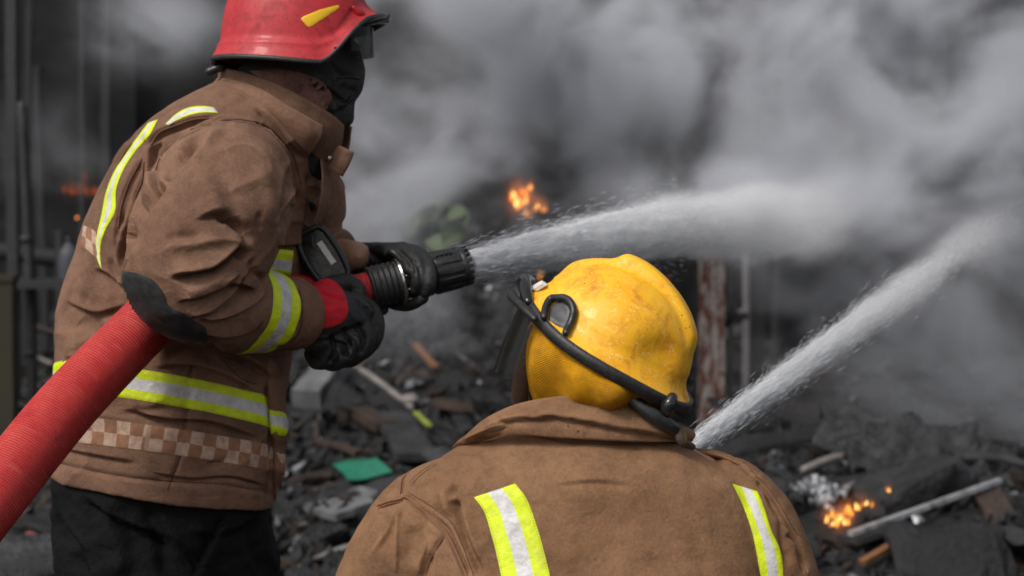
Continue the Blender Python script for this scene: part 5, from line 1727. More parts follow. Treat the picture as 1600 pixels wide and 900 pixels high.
def stick(name, p0, p1, r, mat, label, cat, bend=0, seg=12, square=None, lift=.03):
    a, b = on_ground(*p0, lift), on_ground(*p1, lift)
    o = (a + b) / 2
    L = np.linalg.norm(b - a); t = unit(b - a)
    mid = (a + b) / 2 + np.array([0, 0, bend]) - o
    g = Geo()
    if square:
        s = unit(np.cross(t, [0, 0, 1])); u = np.cross(s, t)
        rr = []
        for k, q in enumerate(np.linspace(-1, 1, 8)):
            c = t * q * L / 2 + np.array([0, 0, bend * (1 - q * q)])
            w = square[0] * (1 + .12 * mnoise.noise(Vector((k, L, 0)))); h = square[1]
            rr.append([c + s * w - u * h, c + s * w + u * h, c - s * w + u * h, c - s * w - u * h])
        g.ringtube(np.array(rr))
    else:
        g.tube([a - o, mid, b - o], [r, r * .97, r * .9], 16, seg)
    return build(name, g, mat, None, smooth=square is None, label=label, cat=cat, loc=o.tolist())


stick('wooden_pole', (528, 568), (643, 646), .018, M['pale_wood'], 'long pale pole lying across the black rubble below the gloves', 'pole', .02)
a = on_ground(640, 640, .05)
build('pale_lump', Geo().ell((0, 0, 0), (.05, .01, 0), (-.01, .04, 0), (0, 0, .03), 14, 9), M['pale_wood'], label='small pale lump beside the lower end of the pole', cat='lump', loc=a.tolist())
stick('lime_stick', (649, 660), (671, 682), .018, M['lime'], 'short lime yellow strip just below the end of the pole', 'strip', 0, square=(.013, .006), lift=.05)
stick('orange_splinter', (649, 552), (680, 588), .012, M['orange_wood'], 'bright orange wood splinter on the dark rubble', 'splinter', 0, square=(.018, .008), lift=.05)
stick('brown_offcut', (560, 655), (602, 680), .03, M['brownwood'], 'scorched brown offcut lying under the pale pole', 'wood offcut', 0, square=(.05, .025), lift=.04)
stick('brown_offcut', (680, 640), (745, 652), .03, M['brownwood'], 'flat brownish offcut beside the pale lump, near the coat collar', 'wood offcut', 0, square=(.05, .02), lift=.04)
stick('grey_block', (478, 640), (522, 585), .05, M['grey_slab'], 'grey broken block behind the waist of the red-helmeted firefighter', 'block', 0, square=(.075, .05), lift=.05)
stick('grey_board', (612, 668), (652, 735), .04, M['ash'], 'wide ash grey board sloping down toward the brown coat', 'board', 0, square=(.085, .02), lift=.06)
stick('straw_lath', (470, 905), (560, 868), .014, M['pale_wood'], 'thin pale lath at the bottom edge between the two coats', 'lath', .01, square=(.02, .008), lift=.04)
stick('brown_lath', (495, 700), (560, 718), .014, M['brownwood'], 'thin brown lath above the green sheet', 'lath', .01, square=(.025, .01), lift=.03)
stick('brown_lath', (452, 762), (520, 752), .014, M['brownwood'], 'thin brown lath beside the coat hem and the green sheet', 'lath', .01, square=(.02, .01), lift=.03)
# green sheet
pts = np.array([on_ground(519, 741, .05), on_ground(588, 738, .07), on_ground(613, 757, .05), on_ground(545, 764, .04)])
o0 = pts.mean(0); g = Geo()
nn = 6
Gq = np.array([[(pts[0] * (1 - u) + pts[1] * u) * (1 - w) + (pts[3] * (1 - u) + pts[2] * u) * w + np.array([0, 0, .006 * math.sin(5 * u + 3 * w)]) - o0 for w in np.linspace(0, 1, nn)] for u in np.linspace(0, 1, nn)])
g.grid(np.concatenate([Gq, (Gq - np.array([0, 0, .008]))[:, ::-1]], 1), closed_v=True)
build('green_sheet', g, M['green_sheet'], label='flat green plastic sheet lying on the black rubble', cat='sheet', loc=o0.tolist())
pts = [on_ground(510, 815, .04), on_ground(560, 780, .06)]
stick('dark_slab', (500, 822), (590, 790), .05, M['grey_slab'], 'flat dark grey slab in front of the green sheet', 'slab', 0, square=(.12, .015), lift=.05)
# right-hand side
M['rail_metal'] = mat_plain('scuffed_rail_metal', (.48, .48, .50), .35, .3, .3, 40, metal=.35, dirt=((.03, .03, .03), .9), scale=9)
stick('silver_rail', (1328, 872), (1562, 786), .016, M['rail_metal'], 'long silver metal rail slanting across the rubble at the right', 'rail', .0, square=(.011, .009), lift=.09)
stick('grey_plank', (1322, 864), (1400, 838), .03, M['ash'], 'grey plank end lying against the silver rail', 'plank', 0, square=(.06, .012), lift=.05)
stick('orange_plank', (1346, 905), (1412, 866), .03, M['orange_wood'], 'short orange-brown plank below the silver rail', 'plank', 0, square=(.016, .009), lift=.06)
stick('charred_stick', (1322, 787), (1386, 762), .018, M['pale_wood'], 'short pale stick lying above the small fire', 'stick', 0, lift=.06)
stick('pale_strip', (1256, 752), (1352, 736), .016, M['pale_wood'], 'curved pale strip on the far rubble at the right', 'strip', .03, lift=.05)
stick('grey_pipe', (1508, 744), (1620, 762), .02, M['ash'], 'grey pipe at the right edge of the rubble', 'pipe', .02, lift=.08)
for (x, y, s, lab) in ((1278, 788, .13, 'crumpled silver foil behind the small fire'), (1242, 802, .09, 'dull crumpled foil next to the brown coat shoulder'), (1552, 892, .10, 'whitish crumpled foil at the bottom right corner'),
                       (1490, 878, .11, 'dark crumpled foil beside the whitish foil'), (1580, 830, .09, 'grey crumpled foil near the right edge')):
    me = sheet_mesh('crumpled_foil', s * 100, s * 1.6, s * 1.1, M['silver_metal'] if x == 1278 else M['ash'], .05, 22)
    o = put('crumpled_foil', me, None, lab, 'foil', 'crumpled foil on the rubble', loc=on_ground(x, y, .05).tolist()); o.rotation_euler = (.3, .2, s * 40)
me = sheet_mesh('grey_tarp', 5.1, .60, .48, M['ash'], .10, 20)
o = put('grey_tarp', me, None, 'grey draped tarp over the rubble behind the silver rail', 'tarp', loc=on_ground(1455, 770, .10).tolist()); o.rotation_euler = (.35, -.1, .4)
me = sheet_mesh('dark_tarp', 9.3, .7, .4, M['wet'], .12, 20)
o = put('dark_tarp', me, None, 'dark wet tarp heaped above the small fire', 'tarp', loc=on_ground(1400, 722, .10).tolist()); o.rotation_euler = (.3, .1, -.3)
# left edge
me = sheet_mesh('printed_packet', 3.3, .22, .08, M['red_print'], .03, 12)
o = put('printed_packet', me, None, 'faded red and white packet on the ground beside the trousers', 'packet', loc=on_ground(42, 862, .04).tolist()); o.rotation_euler = (.5, 0, .15)
stick('grey_lath', (38, 560), (92, 586), .012, M['pale_wood'], 'short grey lath leaning behind the red hose', 'lath', 0, lift=.05)

# ---- posts and pipes that still stand
def mat_rust():
    t = NT('peeling_white_rusty_paint')
    c = t.coord()
    a = t.noise(9, 6, .7, t.n('ShaderNodeMapping', i_Vector=c, i_Scale=(3.2, 1, .8)).outputs[0], .5)
    b = t.noise(60, 6, .7, c)
    w = t.mix(t.ramp(b, [(.4, 0.), (.7, 1.)]), (.42, .37, .33), (.26, .22, .19))
    r = t.mix(t.ramp(b, [(.4, 0.), (.6, 1.)]), (.20, .055, .03), (.07, .025, .016))
    f = t.ramp(a, [(.47, 0.), (.53, 1.)])
    return t.set(col=t.mix(f, w, r), rough=.8, nrm=t.bump(t.math('ADD', f, b), .5, .006))


M['rusty'] = mat_rust()
M['soot_metal'] = mat_plain('sooty_metal', (.016, .016, .017), .6, .4, .4, 30, dirt=((.06, .056, .05), .4), scale=9)
M['dull_white'] = mat_plain('dull_white_pipe', (.40, .37, .35), .6, .25, .3, 30, dirt=((.08, .07, .06), .7), scale=7)
M['black_wall'] = mat_char('sooty_wall', (.010, .010, .0105), (.032, .031, .031), .5, .9, 1.3)
M['olive'] = mat_plain('olive_boarding', (.022, .019, .008), .8, .3, .3, 20)


def post(name, px, w_px, y, top, mat, label, cat, section='channel', tilt=0.0):
    x = (px - 800) / FPX * y; w = w_px / FPX * y / 2
    z0 = rough_z(x, y) - .05
    h = top - z0
    r = put(name, None, None, label, cat, loc=(x, y, z0))
    if section == 'channel':
        for nm, (cx, cy, hx, hy) in (('web', (0, 0, w, .006)), ('flange', (-w - .0045, .028, .004, .035)), ('flange', (w + .0045, .028, .004, .035))):
            g = Geo(); 
            for k in range(6):
                pass
            zs = np.linspace(0, h, 14)
            ring = np.array([[(cx - hx, cy - hy, z), (cx + hx, cy - hy, z), (cx + hx, cy + hy, z), (cx - hx, cy + hy, z)] for z in zs])
            ring[..., 0] += (.006 * np.sin(zs * 2.3))[:, None] + tilt * zs[:, None]
            build(nm, g.ringtube(ring), mat, r, smooth=False)
        build('base_plate', Geo().box((0, .02, .06), (w * 1.7, 0, 0), (0, .09, 0), (0, 0, .008)), M['soot_metal'], r, smooth=False)
    elif section == 'pipe':
        build('pipe', Geo().tube([(0, 0, 0), (.01 + tilt * h / 2, 0, h / 2), (tilt * h, 0, h)], [w, w, w], 14, 14), mat, r)
        for q in (.25, .6):
            build('pipe_clip', Geo().tube([(tilt * h * q, 0, h * q - .015), (tilt * h * q, 0, h * q + .015)], [w * 1.35] * 2, 3, 14, round_ends=False), M['soot_metal'], r)
    else:
        g = Geo(); zs = np.linspace(0, h, 12)
        ring = np.array([[(-w, -w, z), (w, -w, z), (w, w, z), (-w, w, z)] for z in zs]) + np.array([[[.01 * mnoise.noise(Vector((z * 3, px, 0))), 0, 0]] for z in zs]); ring[..., 0] += tilt * zs[:, None]
        build('shaft', g.ringtube(ring), mat, r, smooth=False)
        build('cap', Geo().box((tilt * h, 0, h + .015), (w * 1.25, 0, 0), (0, w * 1.25, 0), (0, 0, .015)), mat, r, smooth=False)
    return r


post('rusty_post', 1112, 34, 8.6, 1.27, M['rusty'], 'white steel post with peeling paint and red rust beside the yellow helmet', 'post')
post('white_pipe', 1164, 11, 9.0, 1.30, M['dull_white'], 'thin whitish upright pipe next to the rusty post', 'pipe', 'pipe')
post('dark_post', 1184, 20, 9.6, 1.5, M['soot_metal'], 'dark sooty post just beyond the whitish pipe', 'post', 'square')
post('dark_post', 1090, 10, 8.9, 1.5, M['soot_metal'], 'narrow dark stake touching the rusty post', 'post', 'square')
post('grey_post', 18, 16, 9.5, 3.0, M['soot_metal'], 'tall grey post at the left edge of the burnt yard', 'post', 'square', .01)
post('sooty_post', 48, 16, 8.6, 1.9, M['soot_metal'], 'sooty post behind the red hose at the left', 'post', 'pipe', -.02)
post('olive_post', 8, 26, 8.0, 1.0, M['olive'], 'olive board standing upright at the left edge', 'board', 'square')
post('sooty_post', 90, 9, 9.3, 1.2, M['soot_metal'], 'short thin sooty post behind the back of the brown coat', 'post', 'square', .01)
post('dark_stake', 1142, 7, 9.4, 1.15, M['soot_metal'], 'thin dark stake between the rusty post and the whitish pipe', 'stake', 'square')
post('dark_stake', 1206, 9, 10.2, 1.25, M['soot_metal'], 'thin dark stake standing alone beyond the sooty post at the water jet', 'stake', 'square', .03)
M['blue_soot'] = mat_plain('blue_grey_soot', (.014, .015, .0175), .8, .4, .4, 30, dirt=((.01, .01, .01), .6), scale=7)
post('leaning_upright', 34, 9, 10.6, 2.7, M['blue_soot'], 'grey upright leaning a little behind the left edge posts', 'upright', 'square', .03)
post('leaning_upright', 70, 12, 11.2, 2.3, M['blue_soot'], 'blue-grey upright reaching up above the pale jug', 'upright', 'square', -.02)
post('leaning_upright', 128, 8, 11.8, 2.9, M['blue_soot'], 'thin tall upright just behind the shoulder blades of the brown coat', 'upright', 'square', .01)
post('leaning_upright', 165, 14, 12.4, 3.4, M['blue_soot'], 'broad tall upright in the dark above the coat back', 'upright', 'square', .015)
hb = put('fallen_beam', None, None, 'sooty beam fallen across the uprights behind the coat back', 'beam', loc=P(90, 405, 10.2).tolist(), kind='thing')
build('timber', Geo().tube([(-.45, 0, .06), (0, .05, 0), (.40, .1, -.03)], [.05, .055, .05], 14, 8), M['blue_soot'], hb)
build('bracket', Geo().box((.05, -.06, .03), (.03, 0, 0), (0, .02, 0), (0, 0, .07)), M['soot_metal'], hb, smooth=False)
x0 = (1139 - 800) / FPX * 8.8
br = put('wall_bracket', None, None, 'rusted bracket hanging on the pipe between the two posts', 'bracket', loc=(x0, 8.8, 1.385 - (490 - 318) / FPX * 8.8))
build('clamp', Geo().tube([(-.02, 0, -.05), (0, -.02, 0), (.02, 0, .05)], [.03, .045, .03], 10, 12), M['soot_metal'], br)
build('arm', Geo().tube([(-.05, 0, -.02), (.09, .1, .01)], [.012, .012], 6, 8), M['dull_white'], br)
jug = put('blue_white_jug', None, None, 'small pale bluish jug standing behind the coat back', 'jug', loc=((108 - 800) / FPX * 8.5, 8.5, 1.10))
build('jug_body', Geo().tube([(0, 0, -.11), (0, 0, -.04), (0, 0, .03), (0, 0, .06)], [.05, .055, .05, .025], 12, 16), mat_plain('dull_blue_white', (.05, .056, .07), .6, .3, dirt=((.04, .04, .04), .6)), jug)
build('jug_cap', Geo().tube([(0, 0, .085), (0, 0, .105)], [.02, .02], 4, 12, round_ends=False), M['black_plastic'], jug)
tb = put('sooty_bench', None, None, 'sooty bench carrying the pale jug behind the coat back', 'bench', loc=((75 - 800) / FPX * 8.5, 8.5, 0))
build('bench_top', Geo().box((0, .1, .96), (.30, 0, 0), (0, .2, 0), (0, 0, .02)), M['soot_metal'], tb, smooth=False)
for lx in (-.26, .26):
    for ly in (-.06, .26): build('leg', Geo().box((lx, ly, .48), (.02, 0, 0), (0, .02, 0), (0, 0, .459)), M['soot_metal'], tb, smooth=False)

# ---- sooty building behind
wl = put('burnt_building', None, None, 'sooty black building wall closing off the yard behind the smoke', 'building', loc=(0, 14.4, 0))
for k in range(-5, 5):
    x = k * 1.9 + .4
    h = 6.2 + .5 * mnoise.noise(Vector((k * 3.1, 0, 0)))
    if k in (1, 3):       # doorway bays: lintel and dark recess
        build('lintel', Geo().box((x + .95, .1, 4.4), (.93, 0, 0), (0, .1, 0), (0, 0, 1.8)), M['black_wall'], wl, smooth=False)
        build('recess', Geo().box((x + .95, .9, 2.0), (1.5, 0, 0), (0, .05, 0), (0, 0, 2.0)), M['black_wall'], wl, smooth=False)
    else:
        build('wall_panel', Geo().box((x + .95, .1, h / 2), (.93, 0, 0), (0, .1, 0), (0, 0, h / 2)), M['black_wall'], wl, smooth=False)
    build('pillar', Geo().box((x, -.04, 3.2), (.10, 0, 0), (0, .16, 0), (0, 0, 3.2)), M['black_wall'], wl, smooth=False)
for (px, py, w, h) in ((1250, 702, .22, .32),):
    y = 9.4; p = np.array([(px - 800) / FPX * y, y, 0]); z0 = rough_z(p[0], y)
    bp = put('leaning_board', None, None, 'scorched brown board leaning upright beyond the coat shoulder', 'board', loc=(p[0], y, z0))
    build('panel', Geo().box((0, .03, h / 2 + .05), (w, 0, 0), (0, .012, 0), (0, .06, h / 2 + .03)), M['brownwood'], bp, smooth=False)
    build('batten', Geo().box((0, .0, h * .75), (w * .98, 0, 0), (0, .012, 0), (0, .0, .02)), M['char'], bp, smooth=False)

# ---- green plant beyond the nozzle
M['leaf'] = mat_plain('leaf', (.05, .075, .026), .6, .3, .2, 30)
pl = put('leafy_plant', None, None, 'green leafy plant standing beyond the nozzle in the smoke', 'plant', loc=((655 - 800) / FPX * 9.4, 9.4, rough_z((655 - 800) / FPX * 9.4, 9.4)))
zb = pl.location.z
def leaf_mesh():
    g = Geo(); L, W = .16, .055
    rows = []
    for i in range(7):
        s = i / 6; w = W * math.sin(math.pi * min(1, s * .96 + .04)) ** .8
        z = -.05 * s * s
        rows.append([(s * L, -w, z - .3 * w), (s * L, 0, z), (s * L, w, z - .3 * w)])
    g.grid(np.array(rows)); v, f = g.arrays(); return new_mesh('leaf', v, f, M['leaf'])
lm = leaf_mesh(); rl_ = random.Random(5)
for k, (px, py) in enumerate([(628, 318), (640, 345), (678, 365), (700, 310), (660, 330), (612, 335), (690, 340), (650, 300), (720, 335), (668, 350), (634, 330), (680, 318), (605, 310), (646, 352), (674, 372), (710, 322)]):
    q = Vector(P(px, py, 9.4 + rl_.uniform(-.2, .2))) - pl.location
    st = build('stem', Geo().tube([(0, 0, 0), (q.x * .4, q.y * .4, q.z * .6), tuple(q)], [.005, .004, .002], 10, 6), M['char'], pl)
    for j in range(2):
        o = put('leaf', lm, pl); o.location = q + Vector((rl_.uniform(-.04, .04), rl_.uniform(-.05, .05), rl_.uniform(-.06, .05)))
        s = rl_.uniform(.7, 1.25); o.scale = (s, s, s); o.rotation_euler = (rl_.uniform(.4, 1.6), rl_.uniform(-.4, .9), rl_.uniform(0, 6.3))

# ---- fires
def mat_fire(name, c0, c1, s):
    t = NT(name)
    nz = t.noise(14, 3, .6)
    col = t.mix(t.ramp(nz, [(.35, 0.), (.65, 1.)]), c0, c1)
    e = t.n('ShaderNodeEmission', i_Color=col, i_Strength=s).outputs[0]
    tr = t.n('ShaderNodeBsdfTransparent').outputs[0]
    al = t.ramp(t.noise(26, 4, .65), [(.30, .25), (.62, 1.)])
    t.link(t.n('ShaderNodeMixShader', i_0=al, i_1=tr, i_2=e).outputs[0], t.out.inputs['Surface'])
    return t.mat

M['fire'] = mat_fire('flame', (1.0, .22, .02), (1.0, .45, .08), 1.6)
M['fire_core'] = mat_fire('flame_core', (1.0, .40, .07), (1.0, .62, .20), 3.2)
M['ember'] = mat_fire('ember_glow', (.7, .08, .015), (.9, .18, .03), .35)


FIRES = []


def fire(name, label, spots, y, group=None, mat=None, lift=None):
    """spots: (px, py, size px); tongues of flame at one distance"""
    c = np.mean([P(a, b, y) for a, b, s in spots], 0)
    r = put(name, None, None, label, 'fire', group, loc=c.tolist())
    q = random.Random(len(spots) * 7 + int(y * 10))
    for k, (a, b, s) in enumerate(spots):
        for rep in range(2):
            p = P(a + q.uniform(-.5, .5) * s, b + q.uniform(-.2, .5) * s, y + q.uniform(-.12, .12)) - c
            z = m_of(s, y) * q.uniform(.35, .7)
            lean = q.uniform(-.5, .7)
            g = Geo().tube([p + (-.2 * z, 0, -z * .5), p, p + (.4 * z * lean, 0, z * 1.1), p + (z * lean, 0, z * q.uniform(1.8, 2.8))], [z * .35, z * .55, z * .28, z * .03], 14, 9)
            v, f = g.arrays(); v = v + np.array([[mnoise.noise(Vector(w * 22)) * z * .35, 0, mnoise.noise(Vector(w * 31)) * z * .25] for w in v])
            me = new_mesh('flame_tongue', v, f, mat or (M['fire_core'] if (k + rep) % 3 == 0 else M['fire'])); fix_normals(me); put('flame_tongue', me, r)
    FIRES.append((r, c, spots, y, mat is M['ember']))
    return r


fy = lambda px, py: float(on_ground(px, py) @ np.array([0, 1, 0]))
fire('flames', 'orange flames burning in the smoke beyond the nozzle', [(803, 308, 9), (812, 322, 11), (822, 312, 8), (840, 322, 6), (850, 326, 5), (820, 334, 4), (830, 292, 6), (816, 300, 8), (808, 318, 7), (835, 328, 6), (826, 336, 3)], 10.5)
fire('flames', 'bright orange fire in the rubble at the right, beside the coat shoulder', [(1292, 812, 7), (1303, 806, 9), (1316, 808, 10), (1310, 818, 9), (1326, 800, 8), (1340, 792, 7), (1352, 788, 6), (1364, 790, 5), (1300, 818, 7), (1322, 815, 7), (1333, 803, 6), (1388, 766, 4)], fy(1320, 830) - .05)
fire('embers', 'dull red embers and small flame at the left behind the coat', [(100, 297, 5), (112, 299, 6), (124, 298, 6), (136, 300, 6), (148, 301, 5), (156, 303, 4), (134, 276, 4)], 9.5, mat=M['ember'])
fire('embers', 'single red ember glowing below the small flame at the left', [(121, 340, 3.2)], 9.5, mat=M['fire'])
fire('embers', 'tiny orange flame under the water jet above the yellow helmet', [(845, 427, 5), (843, 433, 4)], 10, mat=M['fire'])
fire('embers', 'small orange glow behind the top of the yellow helmet', [(1044, 434, 4), (1036, 440, 4)], 10, mat=M['ember'])


# ================================================================== water and smoke
class GN:
    """geometry nodes that fill a box with density"""
    def __init__(s, name):
        s.t = bpy.data.node_groups.new(name, 'GeometryNodeTree')
        s.t.interface.new_socket('Geometry', in_out='INPUT', socket_type='NodeSocketGeometry')
        s.t.interface.new_socket('Geometry', in_out='OUTPUT', socket_type='NodeSocketGeometry')
        s.out = s.t.nodes.new('NodeGroupOutput')
        p = s.t.nodes.new('GeometryNodeInputPosition').outputs[0]
        sx = s.t.nodes.new('ShaderNodeSeparateXYZ'); s.t.links.new(p, sx.inputs[0])
        s.p = p; s.x, s.y, s.z = sx.outputs

    def m(s, op, a, b=0.0, c=None, clamp=False):
        n = s.t.nodes.new('ShaderNodeMath'); n.operation = op; n.use_clamp = clamp
        for k, v in enumerate((a, b) if c is None else (a, b, c)):
            if isinstance(v, bpy.types.NodeSocket): s.t.links.new(v, n.inputs[k])
            else: n.inputs[k].default_value = float(v)
        return n.outputs[0]

    def vec(s, scale=(1, 1, 1), off=(0, 0, 0)):
        n = s.t.nodes.new('ShaderNodeVectorMath'); n.operation = 'MULTIPLY_ADD'
        s.t.links.new(s.p, n.inputs[0]); n.inputs[1].default_value = scale; n.inputs[2].default_value = off
        return n.outputs[0]

    def noise(s, vec, scale, detail=5, rough=.6, dist=0.0):
        n = s.t.nodes.new('ShaderNodeTexNoise')
        s.t.links.new(vec, n.inputs['Vector'])
        n.inputs['Scale'].default_value = scale; n.inputs['Detail'].default_value = detail
        n.inputs['Roughness'].default_value = rough; n.inputs['Distortion'].default_value = dist
        return n.outputs[0]

    def blob(s, c, r, w):
        """gaussian puff"""
        q = None
        for ax, cc, rr in zip((s.x, s.y, s.z), c, r):
            d = s.m('MULTIPLY', s.m('SUBTRACT', ax, cc), 1 / rr)
            d2 = s.m('MULTIPLY', d, d)
            q = d2 if q is None else s.m('ADD', q, d2)
        return s.m('MULTIPLY', s.m('EXPONENT', s.m('MULTIPLY', q, -1.0)), w)

    def step(s, v, a, b):
        n = s.t.nodes.new('ShaderNodeMapRange'); n.interpolation_type = 'SMOOTHSTEP'; n.clamp = True
        s.t.links.new(v, n.inputs['Value'])
        n.inputs['From Min'].default_value = a; n.inputs['From Max'].default_value = b
        return n.outputs[0]

    def finish(s, dens, lo, hi, res, mat):
        vc = s.t.nodes.new('GeometryNodeVolumeCube')
        s.t.links.new(dens, vc.inputs['Density'])
        vc.inputs['Min'].default_value = lo; vc.inputs['Max'].default_value = hi
        for k, r in zip(('Resolution X', 'Resolution Y', 'Resolution Z'), res): vc.inputs[k].default_value = int(r)
        sm = s.t.nodes.new('GeometryNodeSetMaterial'); sm.inputs['Material'].default_value = mat
        s.t.links.new(vc.outputs[0], sm.inputs[0]); s.t.links.new(sm.outputs[0], s.out.inputs[0])

    def object(s, name, mat, parent=None, **kw):
        v = bpy.data.volumes.new(name); v.materials.append(mat)
        o = put(name, v, parent, **kw)
        md = o.modifiers.new('fill', 'NODES'); md.node_group = s.t
        return o


def mat_volume(name, col, dens, aniso=0.2, ab=(0, 0, 0)):
    t = NT(name); t.t.nodes.remove(t.b)
    v = t.n('ShaderNodeVolumePrincipled')
    v.inputs['Color'].default_value = (*col, 1); v.inputs['Density'].default_value = dens
    v.inputs['Anisotropy'].default_value = aniso
    v.inputs['Absorption Color'].default_value = (*ab, 1)
    t.link(v.outputs[0], t.out.inputs['Volume'])
    return t.mat


# ---- smoke: grey billows in front of the building, browner smoke high at the right
SMOKE = [   # (px, py, depth, radius x/z px, radius y m, amount)
    (735, 0, 7.6, 130, 85, .38, 5.0), (900, 110, 7.9, 140, 75, .38, 4.6), (620, 140, 7.8, 95, 110, .35, 2.4), (740, 240, 8.1, 160, 65, .35, 1.8),
    (1080, 30, 8.4, 220, 90, .4, 3.2), (1330, 40, 8.6, 240, 120, .45, 3.6), (1320, 240, 8.0, 260, 75, .4, 2.2), (1200, 305, 7.4, 160, 40, .4, 3.0), (1370, 355, 7.2, 170, 50, .4, 1.5),
    (1470, 440, 8.2, 190, 130, .45, .8), (1530, 200, 8.2, 150, 150, .4, 1.7), (570, 300, 8.5, 150, 65, .4, 1.0), (235, 40, 9.0, 100, 50, .4, 1.0),
    (655, 345, 7.6, 160, 60, .35, 1.0), (1290, 560, 8.2, 130, 100, .4, .18), (1530, 630, 7.6, 170, 80, .4, .28), (650, 470, 6.8, 170, 70, .35, .22), (80, 250, 10.5, 110, 90, .4, .18),
]
gn = GN('smoke_field')
tot = None
for (a, b, d, rx, rz, ry, w) in SMOKE:
    c = P(a, b, d)
    q = gn.blob(c, (m_of(rx, d), ry, m_of(rz, d)), w)
    tot = q if tot is None else gn.m('ADD', tot, q)
n1 = gn.noise(gn.vec((1, .35, 1), (3, 1, 7)), 1.6, 9, .66, .5)
n2 = gn.noise(gn.vec((1, 1, 1), (9, 4, 2)), .45, 2, .5, .4)
amp = gn.m('ADD', gn.m('MULTIPLY', gn.step(n1, .43, .61), 2.2), .06)
amp = gn.m('MULTIPLY', amp, gn.m('ADD', gn.m('MULTIPLY', n2, 1.5), .25))
dens = gn.m('MULTIPLY', tot, amp)
dens = gn.m('ADD', dens, gn.m('MULTIPLY', gn.step(gn.y, 4.8, 7.0), .003))
dens = gn.m('MAXIMUM', gn.m('SUBTRACT', dens, .004), 0.0)
M['smoke'] = mat_volume('smoke', (.83, .842, .885), 1.25, .1)
gn.finish(dens, (-4.4, 5.2, 0.0), (4.4, 11.4, 3.6), (250, 120, 120), M['smoke'])
gn.object('smoke', M['smoke'], label='grey billowing smoke filling the yard above the rubble', cat='smoke', kind='stuff')

# ---- water jets
def mat_spray():
    t = NT('water_spray')
    d = t.n('ShaderNodeBsdfDiffuse', i_Color=(.86, .87, .89, 1)).outputs[0]
    tl = t.n('ShaderNodeBsdfTranslucent', i_Color=(.86, .87, .89, 1)).outputs[0]
    gl = t.n('ShaderNodeBsdfGlossy', i_Color=(.9, .9, .9, 1), i_Roughness=.25).outputs[0]
    tr = t.n('ShaderNodeBsdfTransparent').outputs[0]
    a = t.n('ShaderNodeMixShader', i_0=.5, i_1=d, i_2=tl).outputs[0]
    a = t.n('ShaderNodeMixShader', i_0=.12, i_1=a, i_2=gl).outputs[0]
    a = t.n('ShaderNodeMixShader', i_0=.55, i_1=tr, i_2=a).outputs[0]
    t.link(a, t.out.inputs['Surface'])
    return t.mat


def mat_core(Lc):
    t = NT('water_core')
    c = t.coord()
    nz = t.noise(30, 5, .7, t.n('ShaderNodeMapping', i_Vector=c, i_Scale=(.16, 1.6, 1.6)).outputs[0], .3)
    sx = t.n('ShaderNodeSeparateXYZ', i_0=c)
    u = t.math('DIVIDE', sx.outputs[0], Lc, clamp=True)
    th = t.math('SUBTRACT', 1.15, t.math('MULTIPLY', t.math('POWER', u, 1.0), 1.15))
    al = t.math('MULTIPLY', th, t.ramp(nz, [(.30, .5), (.50, 1.)]), clamp=True)
    d = t.n('ShaderNodeBsdfDiffuse', i_Color=(.95, .955, .97, 1)).outputs[0]
    tl = t.n('ShaderNodeBsdfTranslucent', i_Color=(.95, .955, .97, 1)).outputs[0]
    b = t.bump(nz, .8, .02); t.link(b, d.node.inputs['Normal'])
    a = t.n('ShaderNodeMixShader', i_0=.5, i_1=d, i_2=tl).outputs[0]
    tr = t.n('ShaderNodeBsdfTransparent').outputs[0]
    t.link(t.n('ShaderNodeMixShader', i_0=al, i_1=tr, i_2=a).outputs[0], t.out.inputs['Surface'])
    return t.mat


M['spray'] = mat_spray()
M['jetmist'] = mat_volume('jet_mist', (.97, .97, .98), 1.0, .0)


